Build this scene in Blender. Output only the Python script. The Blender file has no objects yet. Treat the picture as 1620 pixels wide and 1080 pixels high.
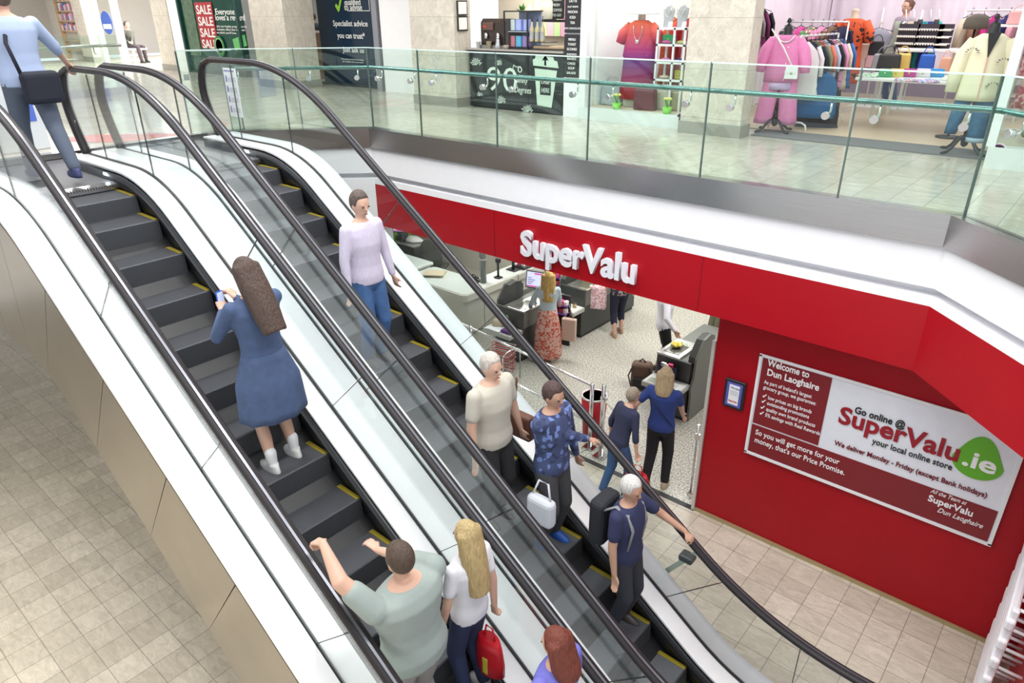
import bpy, bmesh, math, random
from mathutils import Vector, Matrix
random.seed(7)
S = bpy.context.scene
COL = S.collection
PI = math.pi
UF = 4.12          # upper floor level, lower floor is 0
EYE = 5.72
# ---------------------------------------------------------------- camera
def _rot(a, b, c):
    fw = Vector((math.sin(a)*math.cos(b), math.cos(a)*math.cos(b), -math.sin(b)))
    r = Vector((math.cos(a), -math.sin(a), 0)); u = r.cross(fw)
    return r*math.cos(c)+u*math.sin(c), -r*math.sin(c)+u*math.cos(c), fw
CR, CU, CF = _rot(-0.7122, 0.4452, -0.0083)
FPX = 1107.7
cam_d = bpy.data.cameras.new('camera'); cam = bpy.data.objects.new('camera', cam_d); COL.objects.link(cam)
M = Matrix.Identity(4)
for i in range(3):
    M[i][0] = CR[i]; M[i][1] = CU[i]; M[i][2] = -CF[i]
M[2][3] = EYE
cam.matrix_world = M
cam_d.sensor_width = 36; cam_d.lens = FPX/1620*36; cam_d.clip_start = 0.05; cam_d.clip_end = 200
S.camera = cam
# ---------------------------------------------------------------- look
S.view_settings.view_transform = 'Standard'; S.view_settings.look = 'None'
S.view_settings.gamma = 1; S.view_settings.use_curve_mapping = False
S.view_settings.exposure = 0.0
S.cycles.max_bounces = 8; S.cycles.transparent_max_bounces = 24; S.cycles.glossy_bounces = 4
S.cycles.caustics_reflective = False; S.cycles.caustics_refractive = False
S.cycles.use_denoising = True
# ---------------------------------------------------------------- world: daylight through the glazed mall roof
wd = bpy.data.worlds.new('atrium_daylight'); S.world = wd; wd.use_nodes = True
bg = wd.node_tree.nodes['Background']; bg.inputs[0].default_value = (0.93, 0.96, 1.0, 1); bg.inputs[1].default_value = 1.08
def area(name, loc, sx, sy, power, rot=(0, 0, 0), color=(1, 1, 1), spread=None):
    l = bpy.data.lights.new(name, 'AREA'); l.shape = 'RECTANGLE'; l.size = sx; l.size_y = sy; l.energy = power; l.color = color
    if spread: l.spread = spread
    o = bpy.data.objects.new(name, l); o.location = loc; o.rotation_euler = rot; COL.objects.link(o); return o
def spot(name, loc, target, power, ang=50, color=(1, 1, 1), blend=.5, size=.06):
    l = bpy.data.lights.new(name, 'SPOT'); l.energy = power; l.spot_size = math.radians(ang); l.spot_blend = blend; l.color = color; l.shadow_soft_size = size
    o = bpy.data.objects.new(name, l); o.location = loc
    o.rotation_euler = (Vector(target)-Vector(loc)).to_track_quat('-Z', 'Y').to_euler(); COL.objects.link(o); return o
# roof lamps over the escalator hall
for x in (-9.5, -6.2, -2.9, 0.4):
    area('atrium_lamp', (x, 3.2, 9.4), 0.9, 5.0, 230, color=(1, .985, .96))
area('gallery_lamp', (-4.5, 8.5, 7.38), 11, 0.4, 85, color=(1, .97, .93))
area('gallery_lamp', (-16.5, 8.3, 7.38), 9, 0.6, 150, color=(1, .97, .93))
area('gallery_lamp', (-25, 7.5, 7.38), 5, 1.6, 320, color=(1, .97, .93))
area('gallery_lamp', (-14.5, 3.5, 7.38), 1.2, 4, 80, color=(1, .97, .93))
# supermarket ceiling lamps (under the gallery slab)
for x, y in ((-9.5, 9.4), (-6.6, 9.4), (-3.9, 9.4), (-9.5, 12.2), (-6.6, 12.2), (-3.9, 12.2)):
    area('shop_ceiling_lamp', (x, y, 2.98), 1.8, 0.5, 50, color=(1, .99, .95))
# unseen fill lights, added to brighten the lower floor on the left
for x in (-7.5, -3.8):
    area('lower_floor_fill', (x, -2.6, 3.7), 1.6, 1.6, 190, color=(1, .97, .9))
# ---------------------------------------------------------------- materials
def _mat(name):
    m = bpy.data.materials.new(name); m.use_nodes = True
    return m, m.node_tree, m.node_tree.nodes['Principled BSDF']
def mat(name, col, rough=.5, metal=0., noise=0., nscale=8., bump=0., emit=0., spec=None, coat=0., stretch=None, trans=0):
    m, nt, b = _mat(name); N = nt.nodes; L = nt.links
    b.inputs['Base Color'].default_value = (*col, 1); b.inputs['Roughness'].default_value = rough; b.inputs['Metallic'].default_value = metal
    if spec is not None: b.inputs['Specular IOR Level'].default_value = spec
    if coat: b.inputs['Coat Weight'].default_value = coat; b.inputs['Coat Roughness'].default_value = .08
    if emit: b.inputs['Emission Color'].default_value = (*col, 1); b.inputs['Emission Strength'].default_value = emit
    tc = N.new('ShaderNodeTexCoord'); nz = N.new('ShaderNodeTexNoise'); nz.inputs['Scale'].default_value = nscale; nz.inputs['Detail'].default_value = 4
    if stretch:
        mp = N.new('ShaderNodeMapping'); mp.inputs['Scale'].default_value = stretch
        L.new(tc.outputs['Object'], mp.inputs[0]); L.new(mp.outputs[0], nz.inputs[0])
    else: L.new(tc.outputs['Object'], nz.inputs[0])
    n = noise if noise else .04
    r = N.new('ShaderNodeMapRange'); r.inputs[3].default_value = 1-n; r.inputs[4].default_value = 1+n
    L.new(nz.outputs[0], r.inputs[0])
    mx = N.new('ShaderNodeVectorMath'); mx.operation = 'SCALE'; mx.inputs[0].default_value = col
    L.new(r.outputs[0], mx.inputs['Scale']); L.new(mx.outputs[0], b.inputs['Base Color'])
    if bump:
        bp = N.new('ShaderNodeBump'); bp.inputs['Strength'].default_value = bump; bp.inputs['Distance'].default_value = .02
        L.new(nz.outputs[0], bp.inputs['Height']); L.new(bp.outputs[0], b.inputs['Normal'])
    return m
def glass_mat(name, tint, ior=1.5, gain=1.0, rough=0.0):
    m = bpy.data.materials.new(name); m.use_nodes = True; nt = m.node_tree; nt.nodes.clear()
    o = nt.nodes.new('ShaderNodeOutputMaterial'); mx = nt.nodes.new('ShaderNodeMixShader')
    t = nt.nodes.new('ShaderNodeBsdfTransparent'); t.inputs[0].default_value = (*tint, 1)
    g = nt.nodes.new('ShaderNodeBsdfGlossy'); g.inputs[1].default_value = rough; g.inputs[0].default_value = (1, 1, 1, 1)
    fr = nt.nodes.new('ShaderNodeFresnel'); 
    ge = nt.nodes.new('ShaderNodeNewGeometry'); im = nt.nodes.new('ShaderNodeMapRange'); im.inputs[3].default_value = ior; im.inputs[4].default_value = 1/ior
    nt.links.new(ge.outputs['Backfacing'], im.inputs[0]); nt.links.new(im.outputs[0], fr.inputs[0])
    mu = nt.nodes.new('ShaderNodeMath'); mu.operation = 'MULTIPLY'; mu.inputs[1].default_value = gain; mu.use_clamp = True
    nt.links.new(fr.outputs[0], mu.inputs[0]); nt.links.new(mu.outputs[0], mx.inputs[0])
    nt.links.new(t.outputs[0], mx.inputs[1]); nt.links.new(g.outputs[0], mx.inputs[2]); nt.links.new(mx.outputs[0], o.inputs[0])
    return m
def tile_mat(name, c1, c2, sx, sy, ox, oy, mortar, rough, msize=.006, speck=0.):
    """stone tiles: brick grid in world metres, clouded and veined tile by tile"""
    m, nt, b = _mat(name); N = nt.nodes; L = nt.links
    g = N.new('ShaderNodeNewGeometry'); mp = N.new('ShaderNodeMapping'); mp.inputs['Location'].default_value = (-ox, -oy, 0)
    L.new(g.outputs['Position'], mp.inputs[0])
    br = N.new('ShaderNodeTexBrick'); br.offset = 0; br.squash = 1
    br.inputs['Scale'].default_value = 1; br.inputs['Brick Width'].default_value = sx; br.inputs['Row Height'].default_value = sy
    br.inputs['Mortar Size'].default_value = msize; br.inputs['Mortar Smooth'].default_value = .1; br.inputs['Bias'].default_value = 0
    br.inputs['Color1'].default_value = (*c1, 1); br.inputs['Color2'].default_value = (*c2, 1); br.inputs['Mortar'].default_value = (*mortar, 1)
    L.new(mp.outputs[0], br.inputs[0])
    n1 = N.new('ShaderNodeTexNoise'); n1.inputs['Scale'].default_value = 5; n1.inputs['Detail'].default_value = 8; n1.inputs['Roughness'].default_value = .65; n1.inputs['Distortion'].default_value = 1.2
    m2 = N.new('ShaderNodeMapping'); m2.inputs['Scale'].default_value = (1, 2.6, 1)
    L.new(g.outputs['Position'], m2.inputs[0]); L.new(m2.outputs[0], n1.inputs[0])
    r = N.new('ShaderNodeMapRange'); r.inputs[1].default_value = .3; r.inputs[2].default_value = .7; r.inputs[3].default_value = .8; r.inputs[4].default_value = 1.14
    L.new(n1.outputs[0], r.inputs[0])
    v = N.new('ShaderNodeTexNoise'); v.inputs['Scale'].default_value = 42; v.inputs['Detail'].default_value = 3
    L.new(m2.outputs[0], v.inputs[0])
    r2 = N.new('ShaderNodeMapRange'); r2.inputs[1].default_value = .28; r2.inputs[2].default_value = .4; r2.inputs[3].default_value = .66; r2.inputs[4].default_value = 1
    L.new(v.outputs[0], r2.inputs[0])
    mu = N.new('ShaderNodeMath'); mu.operation = 'MULTIPLY'; L.new(r.outputs[0], mu.inputs[0]); L.new(r2.outputs[0], mu.inputs[1])
    sc = N.new('ShaderNodeVectorMath'); sc.operation = 'SCALE'; L.new(br.outputs['Color'], sc.inputs[0]); L.new(mu.outputs[0], sc.inputs['Scale'])
    L.new(sc.outputs[0], b.inputs['Base Color']); b.inputs['Roughness'].default_value = rough
    rr = N.new('ShaderNodeMapRange'); rr.inputs[3].default_value = rough-.06; rr.inputs[4].default_value = rough+.12
    L.new(n1.outputs[0], rr.inputs[0]); L.new(rr.outputs[0], b.inputs['Roughness'])
    return m
def speckle_mat(name, c1, c2, scale, rough):
    m, nt, b = _mat(name); N = nt.nodes; L = nt.links
    g = N.new('ShaderNodeNewGeometry'); v = N.new('ShaderNodeTexNoise'); v.inputs['Scale'].default_value = scale; v.inputs['Detail'].default_value = 2
    L.new(g.outputs['Position'], v.inputs[0])
    cr = N.new('ShaderNodeValToRGB'); e = cr.color_ramp.elements; e[0].position = .38; e[0].color = (*c2, 1); e[1].position = .55; e[1].color = (*c1, 1)
    L.new(v.outputs[0], cr.inputs[0]); L.new(cr.outputs[0], b.inputs['Base Color']); b.inputs['Roughness'].default_value = rough
    return m
def pattern_mat(name, base, cols, scale, thr=.5, rough=.8):
    """printed cloth: voronoi patches of other colours on a base"""
    m, nt, b = _mat(name); N = nt.nodes; L = nt.links
    tc = N.new('ShaderNodeTexCoord'); v = N.new('ShaderNodeTexVoronoi'); v.inputs['Scale'].default_value = scale
    L.new(tc.outputs['Object'], v.inputs[0])
    cr = N.new('ShaderNodeValToRGB'); cr.color_ramp.interpolation = 'CONSTANT'; e = cr.color_ramp.elements
    sep = N.new('ShaderNodeSeparateColor'); L.new(v.outputs['Color'], sep.inputs[0]); L.new(sep.outputs[0], cr.inputs[0])
    e[0].position = 0; e[0].color = (*base, 1); e[1].position = thr; e[1].color = (*cols[0], 1)
    for i, c in enumerate(cols[1:]):
        x = e.new(thr+(1-thr)*(i+1)/len(cols)); x.color = (*c, 1)
    L.new(cr.outputs[0], b.inputs['Base Color']); b.inputs['Roughness'].default_value = rough
    return m
def ramp_mat(name, stops, axis='Z', lo=0, hi=1, rough=.8):
    """dyed cloth running from one colour into another along its own length"""
    m, nt, b = _mat(name); N = nt.nodes; L = nt.links
    tc = N.new('ShaderNodeTexCoord'); s = N.new('ShaderNodeSeparateXYZ'); L.new(tc.outputs['Object'], s.inputs[0])
    r = N.new('ShaderNodeMapRange'); r.inputs[1].default_value = lo; r.inputs[2].default_value = hi
    L.new(s.outputs[axis], r.inputs[0]); cr = N.new('ShaderNodeValToRGB'); L.new(r.outputs[0], cr.inputs[0])
    e = cr.color_ramp.elements; e[0].position = stops[0][0]; e[0].color = (*stops[0][1], 1); e[1].position = stops[-1][0]; e[1].color = (*stops[-1][1], 1)
    for p, c in stops[1:-1]:
        x = e.new(p); x.color = (*c, 1)
    L.new(cr.outputs[0], b.inputs['Base Color']); b.inputs['Roughness'].default_value = rough
    return m
def ridge_mat(name, col, pitch, rough=.45, metal=.6):
    """grooved aluminium tread, the grooves running along X"""
    m, nt, b = _mat(name); N = nt.nodes; L = nt.links
    g = N.new('ShaderNodeNewGeometry'); w = N.new('ShaderNodeTexWave'); w.bands_direction = 'Y'; w.inputs['Scale'].default_value = 1/pitch/3.2
    L.new(g.outputs['Position'], w.inputs[0])
    r = N.new('ShaderNodeMapRange'); r.inputs[3].default_value = .35; r.inputs[4].default_value = 1.25; L.new(w.outputs[1], r.inputs[0])
    sc = N.new('ShaderNodeVectorMath'); sc.operation = 'SCALE'; sc.inputs[0].default_value = col; L.new(r.outputs[0], sc.inputs['Scale']); L.new(sc.outputs[0], b.inputs['Base Color'])
    bp = N.new('ShaderNodeBump'); bp.inputs['Strength'].default_value = .5; bp.inputs['Distance'].default_value = .004
    L.new(w.outputs[1], bp.inputs['Height']); L.new(bp.outputs[0], b.inputs['Normal'])
    b.inputs['Roughness'].default_value = rough; b.inputs['Metallic'].default_value = metal
    return m
_mc = {}
def C(col, rough=.7, metal=0., bump=0.):
    """a plain coloured material, made once per colour"""
    k = (tuple(round(c, 3) for c in col), rough, metal, bump)
    if k not in _mc: _mc[k] = mat('paint_%02d' % len(_mc), col, rough, metal, noise=.05, nscale=12, bump=bump)
    return _mc[k]
WHITE = (.82, .82, .82)
MT = dict(
    tile_low=tile_mat('beige_stone_tiles', (.60, .545, .45), (.50, .45, .365), .3, .3, -.976, 5.832, (.22, .19, .15), .3, .003),
    tile_up=tile_mat('polished_stone_tiles', (.56, .53, .46), (.49, .46, .40), .297, .6, -1.5, 6.9, (.33, .30, .25), .13, .004),
    terrazzo=speckle_mat('speckled_terrazzo', (.70, .67, .60), (.22, .23, .19), 44, .35),
    white=mat('white_plaster', (.90, .90, .93), .6),
    red=mat('red_panel_paint', (.40, .002, .010), .38, noise=.06, nscale=2, spec=.35),
    redwall=mat('red_wall_paint', (.36, .002, .010), .45, noise=.08, nscale=3, spec=.3),
    steel=mat('brushed_steel', (.46, .45, .45), .22, .92, noise=.1, nscale=3, stretch=(1, 1, 60)),
    chrome=mat('chrome', (.75, .75, .76), .12, 1.),
    brass=mat('skirting_brass', (.45, .36, .2), .4, .5),
    clad=mat('brown_steel_cladding', (.38, .335, .27), .28, .75, noise=.14, nscale=2.2),
    deck=mat('satin_white_deck', (.96, .96, .97), .28, .1),
    deck_grey=mat('grey_deck_plate', (.74, .77, .8), .35, .4),
    rubber=mat('black_rubber', (.022, .018, .02), .42, noise=.1, spec=.3),
    black=mat('black_paint', (.015, .015, .017), .45),
    skirt=mat('dark_skirt_plate', (.05, .055, .065), .35, .5),
    tread=ridge_mat('grooved_step_tread', (.13, .135, .15), .009),
    plate=ridge_mat('grooved_landing_plate', (.3, .3, .32), .008, .35, .7),
    yellow=mat('yellow_step_edge', (.30, .23, .02), .5),
    glass=glass_mat('balustrade_glass', (.87, .95, .91), 1.5, .8),
    eglass=glass_mat('escalator_glass', (.95, .98, .975), 1.5, 1.1),
    pane=glass_mat('shop_window_glass', (.97, .99, .985), 1.45, .4),
    stone=mat('beige_stone_cladding', (.62, .575, .50), .5, noise=.1, nscale=3, bump=.1),
    stoned=mat('grey_stone_plinth', (.3, .29, .26), .5, noise=.1),
    wood=mat('pale_wood_floor', (.66, .5, .36), .3, noise=.16, nscale=4, stretch=(1, 9, 1)),
    mat_grey=speckle_mat('grey_entrance_mat', (.17, .17, .18), (.09, .09, .1), 220, .9),
    curtain=mat('lilac_curtain', (.78, .70, .78), .8, noise=.06),
    skin=mat('skin', (.62, .38, .28), .5, noise=.06), skin2=mat('tanned_skin', (.50, .29, .2), .5, noise=.06),
    cream=mat('cream_laminate', (.66, .66, .58), .4), creamtop=mat('pale_counter_top', (.70, .75, .71), .25),
    till=mat('charcoal_till_panel', (.055, .06, .058), .45), tillg=mat('grey_green_till_panel', (.17, .18, .16), .4),
    tsteel=mat('till_scale_steel', (.5, .5, .48), .22, .8),
)
# ---------------------------------------------------------------- mesh helpers
class MB:
    def __init__(s): s.b = bmesh.new(); s.mi = 0
    def _v(s, pts): return [s.b.verts.new(p) for p in pts]
    def face(s, vs):
        try: f = s.b.faces.new(vs); f.material_index = s.mi; return f
        except ValueError: return None
    def poly(s, pts): s.face(s._v(pts)); return s
    def box(s, x0, y0, z0, x1, y1, z1, M=None):
        v = [Vector((x, y, z)) for x in (x0, x1) for y in (y0, y1) for z in (z0, z1)]
        if M is not None: v = [M @ p for p in v]
        v = s._v(v)
        for q in ((0, 1, 3, 2), (4, 6, 7, 5), (0, 4, 5, 1), (2, 3, 7, 6), (0, 2, 6, 4), (1, 5, 7, 3)): s.face([v[i] for i in q])
        return s
    def rbox(s, x0, y0, z0, x1, y1, z1, r=.01, seg=2, M=None):
        t = bmesh.new(); bmesh.ops.create_cube(t, size=1)
        for v in t.verts: v.co = Vector(((x0+x1)/2+v.co.x*(x1-x0), (y0+y1)/2+v.co.y*(y1-y0), (z0+z1)/2+v.co.z*(z1-z0)))
        bmesh.ops.bevel(t, geom=t.edges[:], offset=r, segments=seg, affect='EDGES', profile=.5)
        s.merge(t, M); return s
    def merge(s, t, M=None):
        mp = {v: s.b.verts.new(M @ v.co if M is not None else v.co) for v in t.verts}
        for f in t.faces:
            g = s.face([mp[v] for v in f.verts])
            if g: g.smooth = f.smooth
        t.free()
    def prism(s, pts, h, M=None):
        """polygon in local XY extruded by h along Z"""
        a = [Vector((p[0], p[1], 0)) for p in pts]; c = [Vector((p[0], p[1], h)) for p in pts]
        if M is not None: a = [M @ p for p in a]; c = [M @ p for p in c]
        a = s._v(a); c = s._v(c); n = len(a)
        s.face(a[::-1]); s.face(c)
        for i in range(n): s.face([a[i], a[(i+1) % n], c[(i+1) % n], c[i]])
        return s
    def sweep(s, path, sec, close=True, caps=True, side=Vector((0, 1, 0))):
        """section (a along side, b along the path's normal) swept along a path"""
        path = [Vector(p) for p in path]; rings = []
        for i, p in enumerate(path):
            t = (path[min(i+1, len(path)-1)]-path[max(i-1, 0)]).normalized(); n = side.cross(t).normalized()
            if n.length < .5: n = Vector((0, 0, 1))
            rings.append(s._v([p+side*a+n*b for a, b in sec]))
        m = len(sec)
        for i in range(len(rings)-1):
            for j in range(m if close else m-1):
                s.face([rings[i][j], rings[i][(j+1) % m], rings[i+1][(j+1) % m], rings[i+1][j]])
        if caps and close: s.face(rings[0]); s.face(rings[-1][::-1])
        return s
    def tube(s, path, r, n=10, caps=True, flat=1.):
        path = [Vector(p) for p in path]; rings = []; up = None
        for i, p in enumerate(path):
            t = (path[min(i+1, len(path)-1)]-path[max(i-1, 0)]).normalized()
            if up is None: up = Vector((0, 0, 1)) if abs(t.z) < .9 else Vector((1, 0, 0))
            a = t.cross(up).normalized(); c = a.cross(t); up = c
            rr = r[i] if isinstance(r, (list, tuple)) else r
            rings.append(s._v([p+a*rr*math.cos(2*PI*k/n)+c*rr*flat*math.sin(2*PI*k/n) for k in range(n)]))
        for i in range(len(rings)-1):
            for j in range(n):
                f = s.face([rings[i][j], rings[i][(j+1) % n], rings[i+1][(j+1) % n], rings[i+1][j]])
                if f: f.smooth = True
        if caps: s.face(rings[0][::-1]); s.face(rings[-1])
        return s
    def lathe(s, prof, n=20, M=None, cx=0, cy=0):
        rings = []
        for r, z in prof:
            pts = [Vector((cx+r*math.cos(2*PI*k/n), cy+r*math.sin(2*PI*k/n), z)) for k in range(n)]
            if M is not None: pts = [M @ p for p in pts]
            rings.append(s._v(pts))
        for i in range(len(rings)-1):
            for j in range(n):
                f = s.face([rings[i][j], rings[i][(j+1) % n], rings[i+1][(j+1) % n], rings[i+1][j]])
                if f: f.smooth = True
        s.face(rings[0][::-1]); s.face(rings[-1]); return s
    def loft(s, rings, caps=True, close=True):
        R = [s._v(r) for r in rings]; n = len(R[0])
        for i in range(len(R)-1):
            for j in range(n if close else n-1):
                f = s.face([R[i][j], R[i][(j+1) % n], R[i+1][(j+1) % n], R[i+1][j]])
                if f: f.smooth = True
        if caps and close: s.face(R[0][::-1]); s.face(R[-1])
        return s
    def ball(s, c, r, sx=1, sy=1, sz=1, M=None, seg=12):
        t = bmesh.new(); bmesh.ops.create_uvsphere(t, u_segments=seg, v_segments=max(6, seg*2//3), radius=r)
        for v in t.verts: v.co = Vector((c[0]+v.co.x*sx, c[1]+v.co.y*sy, c[2]+v.co.z*sz))
        for f in t.faces: f.smooth = True
        s.merge(t, M); return s
    def build(s, name, m, parent=None, **k):
        bmesh.ops.remove_doubles(s.b, verts=s.b.verts[:], dist=1e-6)
        bmesh.ops.recalc_face_normals(s.b, faces=s.b.faces[:])
        me = bpy.data.meshes.new(name); s.b.to_mesh(me); s.b.free()
        for x in (m if isinstance(m, (list, tuple)) else [m]): me.materials.append(MT[x] if isinstance(x, str) else x)
        return link(name, me, parent, **k)
def link(name, me, parent=None, label=None, cat=None, group=None, kind=None):
    o = bpy.data.objects.new(name, me); COL.objects.link(o)
    if parent: o.parent = parent
    tag(o, label, cat, group, kind); return o
def tag(o, label=None, cat=None, group=None, kind=None):
    for k, v in (('label', label), ('category', cat), ('group', group), ('kind', kind)):
        if v: o[k] = v
    return o
def root(name, loc, label, cat, rz=0, group=None):
    o = bpy.data.objects.new(name, None); o.empty_display_size = .1; COL.objects.link(o)
    o.location = loc; o.rotation_euler = (0, 0, rz); return tag(o, label, cat, group)
def copy_tree(o, loc=None, rz=None, label=None, parent=None):
    c = o.copy(); COL.objects.link(c)
    if parent: c.parent = parent
    if loc is not None: c.location = loc
    if rz is not None: c.rotation_euler = (0, 0, rz)
    if label: c['label'] = label
    for ch in list(o.children): copy_tree(ch, parent=c)
    return c
def TR(x=0, y=0, z=0, rx=0, ry=0, rz=0, s=1):
    return Matrix.Translation((x, y, z)) @ Matrix.Rotation(rz, 4, 'Z') @ Matrix.Rotation(ry, 4, 'Y') @ Matrix.Rotation(rx, 4, 'X') @ Matrix.Scale(s, 4)
_tc = {}
def text(name, s, size, loc, rz, m, parent=None, bold=0., depth=.002, align='LEFT', rx=PI/2, shear=0., width=None, spacing=1., **k):
    """lettering as a solid mesh standing on a wall that faces -Y when rz = 0"""
    cu = bpy.data.curves.new('t', 'FONT'); cu.body = s; cu.size = size; cu.offset = bold*size; cu.extrude = depth; cu.align_x = align; cu.shear = shear; cu.space_character = spacing
    cu.resolution_u = 3
    o = bpy.data.objects.new('t', cu); COL.objects.link(o)
    dg = bpy.context.evaluated_depsgraph_get(); me = bpy.data.meshes.new_from_object(o.evaluated_get(dg))
    bpy.data.objects.remove(o); bpy.data.curves.remove(cu)
    if width:
        xs = [v.co.x for v in me.vertices]; f = width/(max(xs)-min(xs))
        for v in me.vertices: v.co.x *= f
    me.materials.clear(); me.materials.append(MT[m] if isinstance(m, str) else m)
    ob = link(name, me, parent, **k); ob.matrix_local = Matrix.Translation(loc) @ Matrix.Rotation(rz, 4, 'Z') @ Matrix.Rotation(rx, 4, 'X'); return ob
def structure(mb, name, m): return mb.build(name, m, kind='structure')
# ================================================================ the setting
def rel(z): return z+EYE
structure(MB().box(-18, -6, -.1, 3.5, 6.82, 0), 'floor', 'tile_low')
structure(MB().box(-18, 6.82, -.1, 3.5, 17, 0), 'floor_supermarket', 'terrazzo')
structure(MB().box(-10.2, 6.78, -.002, -2.87, 6.86, .006), 'trim_threshold', C((.03, .03, .03), .5))
# gallery slab round the void (void: X -9.7..1, chamfered corners)
V = [(-8.25, 6.5), (-.9, 6.5), (1.2, 4.4)]
W = [(-9.7, 5.05), (-8.25, 6.5)]
SL = MB()
def slab(pts, z0=UF-.3, z1=UF): SL.prism(pts, z1-z0, TR(0, 0, z0))
slab([(-30, 6.56), (-8.22, 6.56), (-.88, 6.56), (6, 6.56), (6, 16), (-30, 16)])
slab([(-30, -6), (-9.7, -6), (-9.7, 5.1), (-8.22, 6.56), (-30, 6.56)])
slab([(-.88, 6.56), (1.2, 4.48), (6, 4.48), (6, 6.56)])
slab([(-9.7, -6), (6, -6), (6, -.35), (-9.7, -.35)])
structure(SL, 'floor_gallery', 'tile_up')
# gallery ceiling with its recessed strip lamps (open over the escalator hall)
structure(MB().box(-32, 7.6, UF+3.3, 3.5, 16, UF+3.4).box(-32, -6, UF+3.3, -11.5, 7.6, UF+3.4), 'ceiling_gallery', 'white')
# supermarket ceiling and far walls
structure(MB().box(-14, 6.9, 3.05, 3.5, 17, 3.15), 'ceiling_supermarket', 'white')
structure(MB().box(-14, 14.5, 0, 3.5, 14.6, 3.05), 'wall_supermarket_back', C((.75, .74, .66), .6))
structure(MB().box(-14, 6.95, 0, -13.9, 14.5, 3.05), 'wall_supermarket_left', C((.75, .74, .66), .6))
structure(MB().box(-18, 6.6, 0, -8.42, 6.9, 3.4), 'wall_white_left', 'white')
# red wall right of the entrance
rw = MB().box(-2.87, 6.82, 0, 1.6, 6.95, 3.05)
structure(rw, 'wall_red', 'redwall')
structure(MB().box(-2.87, 6.795, 0, 1.6, 6.818, .045), 'baseboard_red_wall', 'brass')
structure(MB().box(-2.91, 6.79, 0, -2.872, 6.95, 2.35), 'trim_entrance_edge', C((.6, .58, .55), .4, .3))
structure(MB().box(.9, 4.2, 0, 1.0, 6.8, 2.7), 'wall_right', 'redwall')
# fascia layers run along three sides: left chamfer, front, right chamfer
def chain(pts, off):
    """plan polyline offset sideways (towards the void is negative)"""
    out = []
    for i, p in enumerate(pts):
        a = Vector(pts[max(i-1, 0)]); b = Vector(p); c = Vector(pts[min(i+1, len(pts)-1)])
        d1 = (b-a).normalized() if i else (c-b).normalized(); d2 = (c-b).normalized() if i < len(pts)-1 else d1
        n1 = Vector((-d1.y, d1.x)); n2 = Vector((-d2.y, d2.x)); n = (n1+n2).normalized(); k = 1/max(.3, n.dot(n1))
        out.append(b+n*off*k)
    return out
EDGE = [(-9.7, -4), (-9.7, 5.05), (-8.25, 6.5), (-.9, 6.5), (1.2, 4.4)]
def band(y0, y1, z0, z1, pts=EDGE):
    mb = MB(); a = chain(pts, y0); b = chain(pts, y1); rings = []
    for p, q in zip(a, b): rings.append([(p.x, p.y, z0), (q.x, q.y, z0), (q.x, q.y, z1), (p.x, p.y, z1)])
    mb.loft([[Vector(v) for v in r] for r in rings])
    for f in mb.b.faces: f.smooth = False
    return mb
structure(band(-.04, .10, rel(-1.80), rel(-1.53)), 'trim_steel_edge', 'steel')
structure(band(.0, .2, rel(-2.17), rel(-1.80)), 'wall_white_fascia', 'white')
structure(band(.13, .2, rel(-2.245), rel(-2.17)), 'trim_fascia_groove', 'white')
structure(band(-.0, .2, rel(-2.33), rel(-2.245)), 'trim_fascia_ledge', 'white')
FR = [(-8.25, 6.5), (-.9, 6.5), (1.2, 4.4)]
structure(band(.0, .2, rel(-2.95), rel(-2.33), FR), 'wall_red_fascia', 'red')
structure(band(.0, .2, rel(-3.0), rel(-2.33), EDGE[:3]), 'wall_white_fascia_left', 'white')
structure(MB().box(-8.43, 6.5, 0, -8.28, 6.72, rel(-2.33)), 'wall_entrance_pier', 'white')
for x in (-5.9, -3.0):
    structure(MB().box(x, 6.497, rel(-2.95), x+.006, 6.5, rel(-2.33)), 'trim_fascia_joint', C((.2, .0, .005), .5))
# fascia lettering
sv = root('fascia_lettering', (-5.42, 6.47, rel(-1.265)), 'large raised white lettering on the red fascia over the entrance', 'sign')
text('letters', 'SuperValu', .44, (0, 0, 0), 0, C((.8, .8, .86), .4), sv, bold=.028, depth=.025, width=1.66)
sv.location.z = rel(-2.80)
# ---------------------------------------------------------------- balustrades
def rod(mb, a, b, r, n=10): mb.tube([a, b], r, n)
BAL = root('balustrade', (-8.17, 6.5, UF), 'long green-tinted glass balustrade with steel handrail around the edge of the upper floor', 'balustrade')
BAL.location = (0, 0, 0)
def balustrade(pts, z=UF+.07, h=1.06):
    for i in range(len(pts)-1):
        a = Vector(pts[i]); b = Vector(pts[i+1]); d = (b-a); L = d.length; M = Matrix.Translation((a.x, a.y, z)) @ Matrix.Rotation(math.atan2(d.y, d.x), 4, 'Z')
        t = MB().box(.006, -.009, 0, L-.006, .009, h-.012, M).build('glass_panel', 'glass', BAL)
        MB().box(.004, -.011, h-.012, L-.004, .011, h, M).build('top_edge', C((.62, .78, .74), .15), t)
        MB().box(-.006, -.011, 0, .006, .011, h, M).build('edge_joint', C((.10, .14, .13), .3), t)
        for x in (L*.17, L*.83):
            br = MB(); br.tube([M @ Vector(v) for v in ((x, -.018, .67), (x, .03, .67))], .033, 16); br.build('disc', 'chrome', t)
            MB().tube([M @ Vector(v) for v in ((x, .03, .67), (x, .075, .67), (x+.01, .085, .70), (x+.01, .085, .79))], .009, 8).build('bracket', 'chrome', t)
balustrade([(-9.56, 5.13), (-8.87, 5.81)]+[(x, 6.5) for x in (-8.17, -7.165, -5.82, -4.495, -3.134, -1.81, -.83)]+[(.1, 5.57), (1.03, 4.64)])
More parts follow.
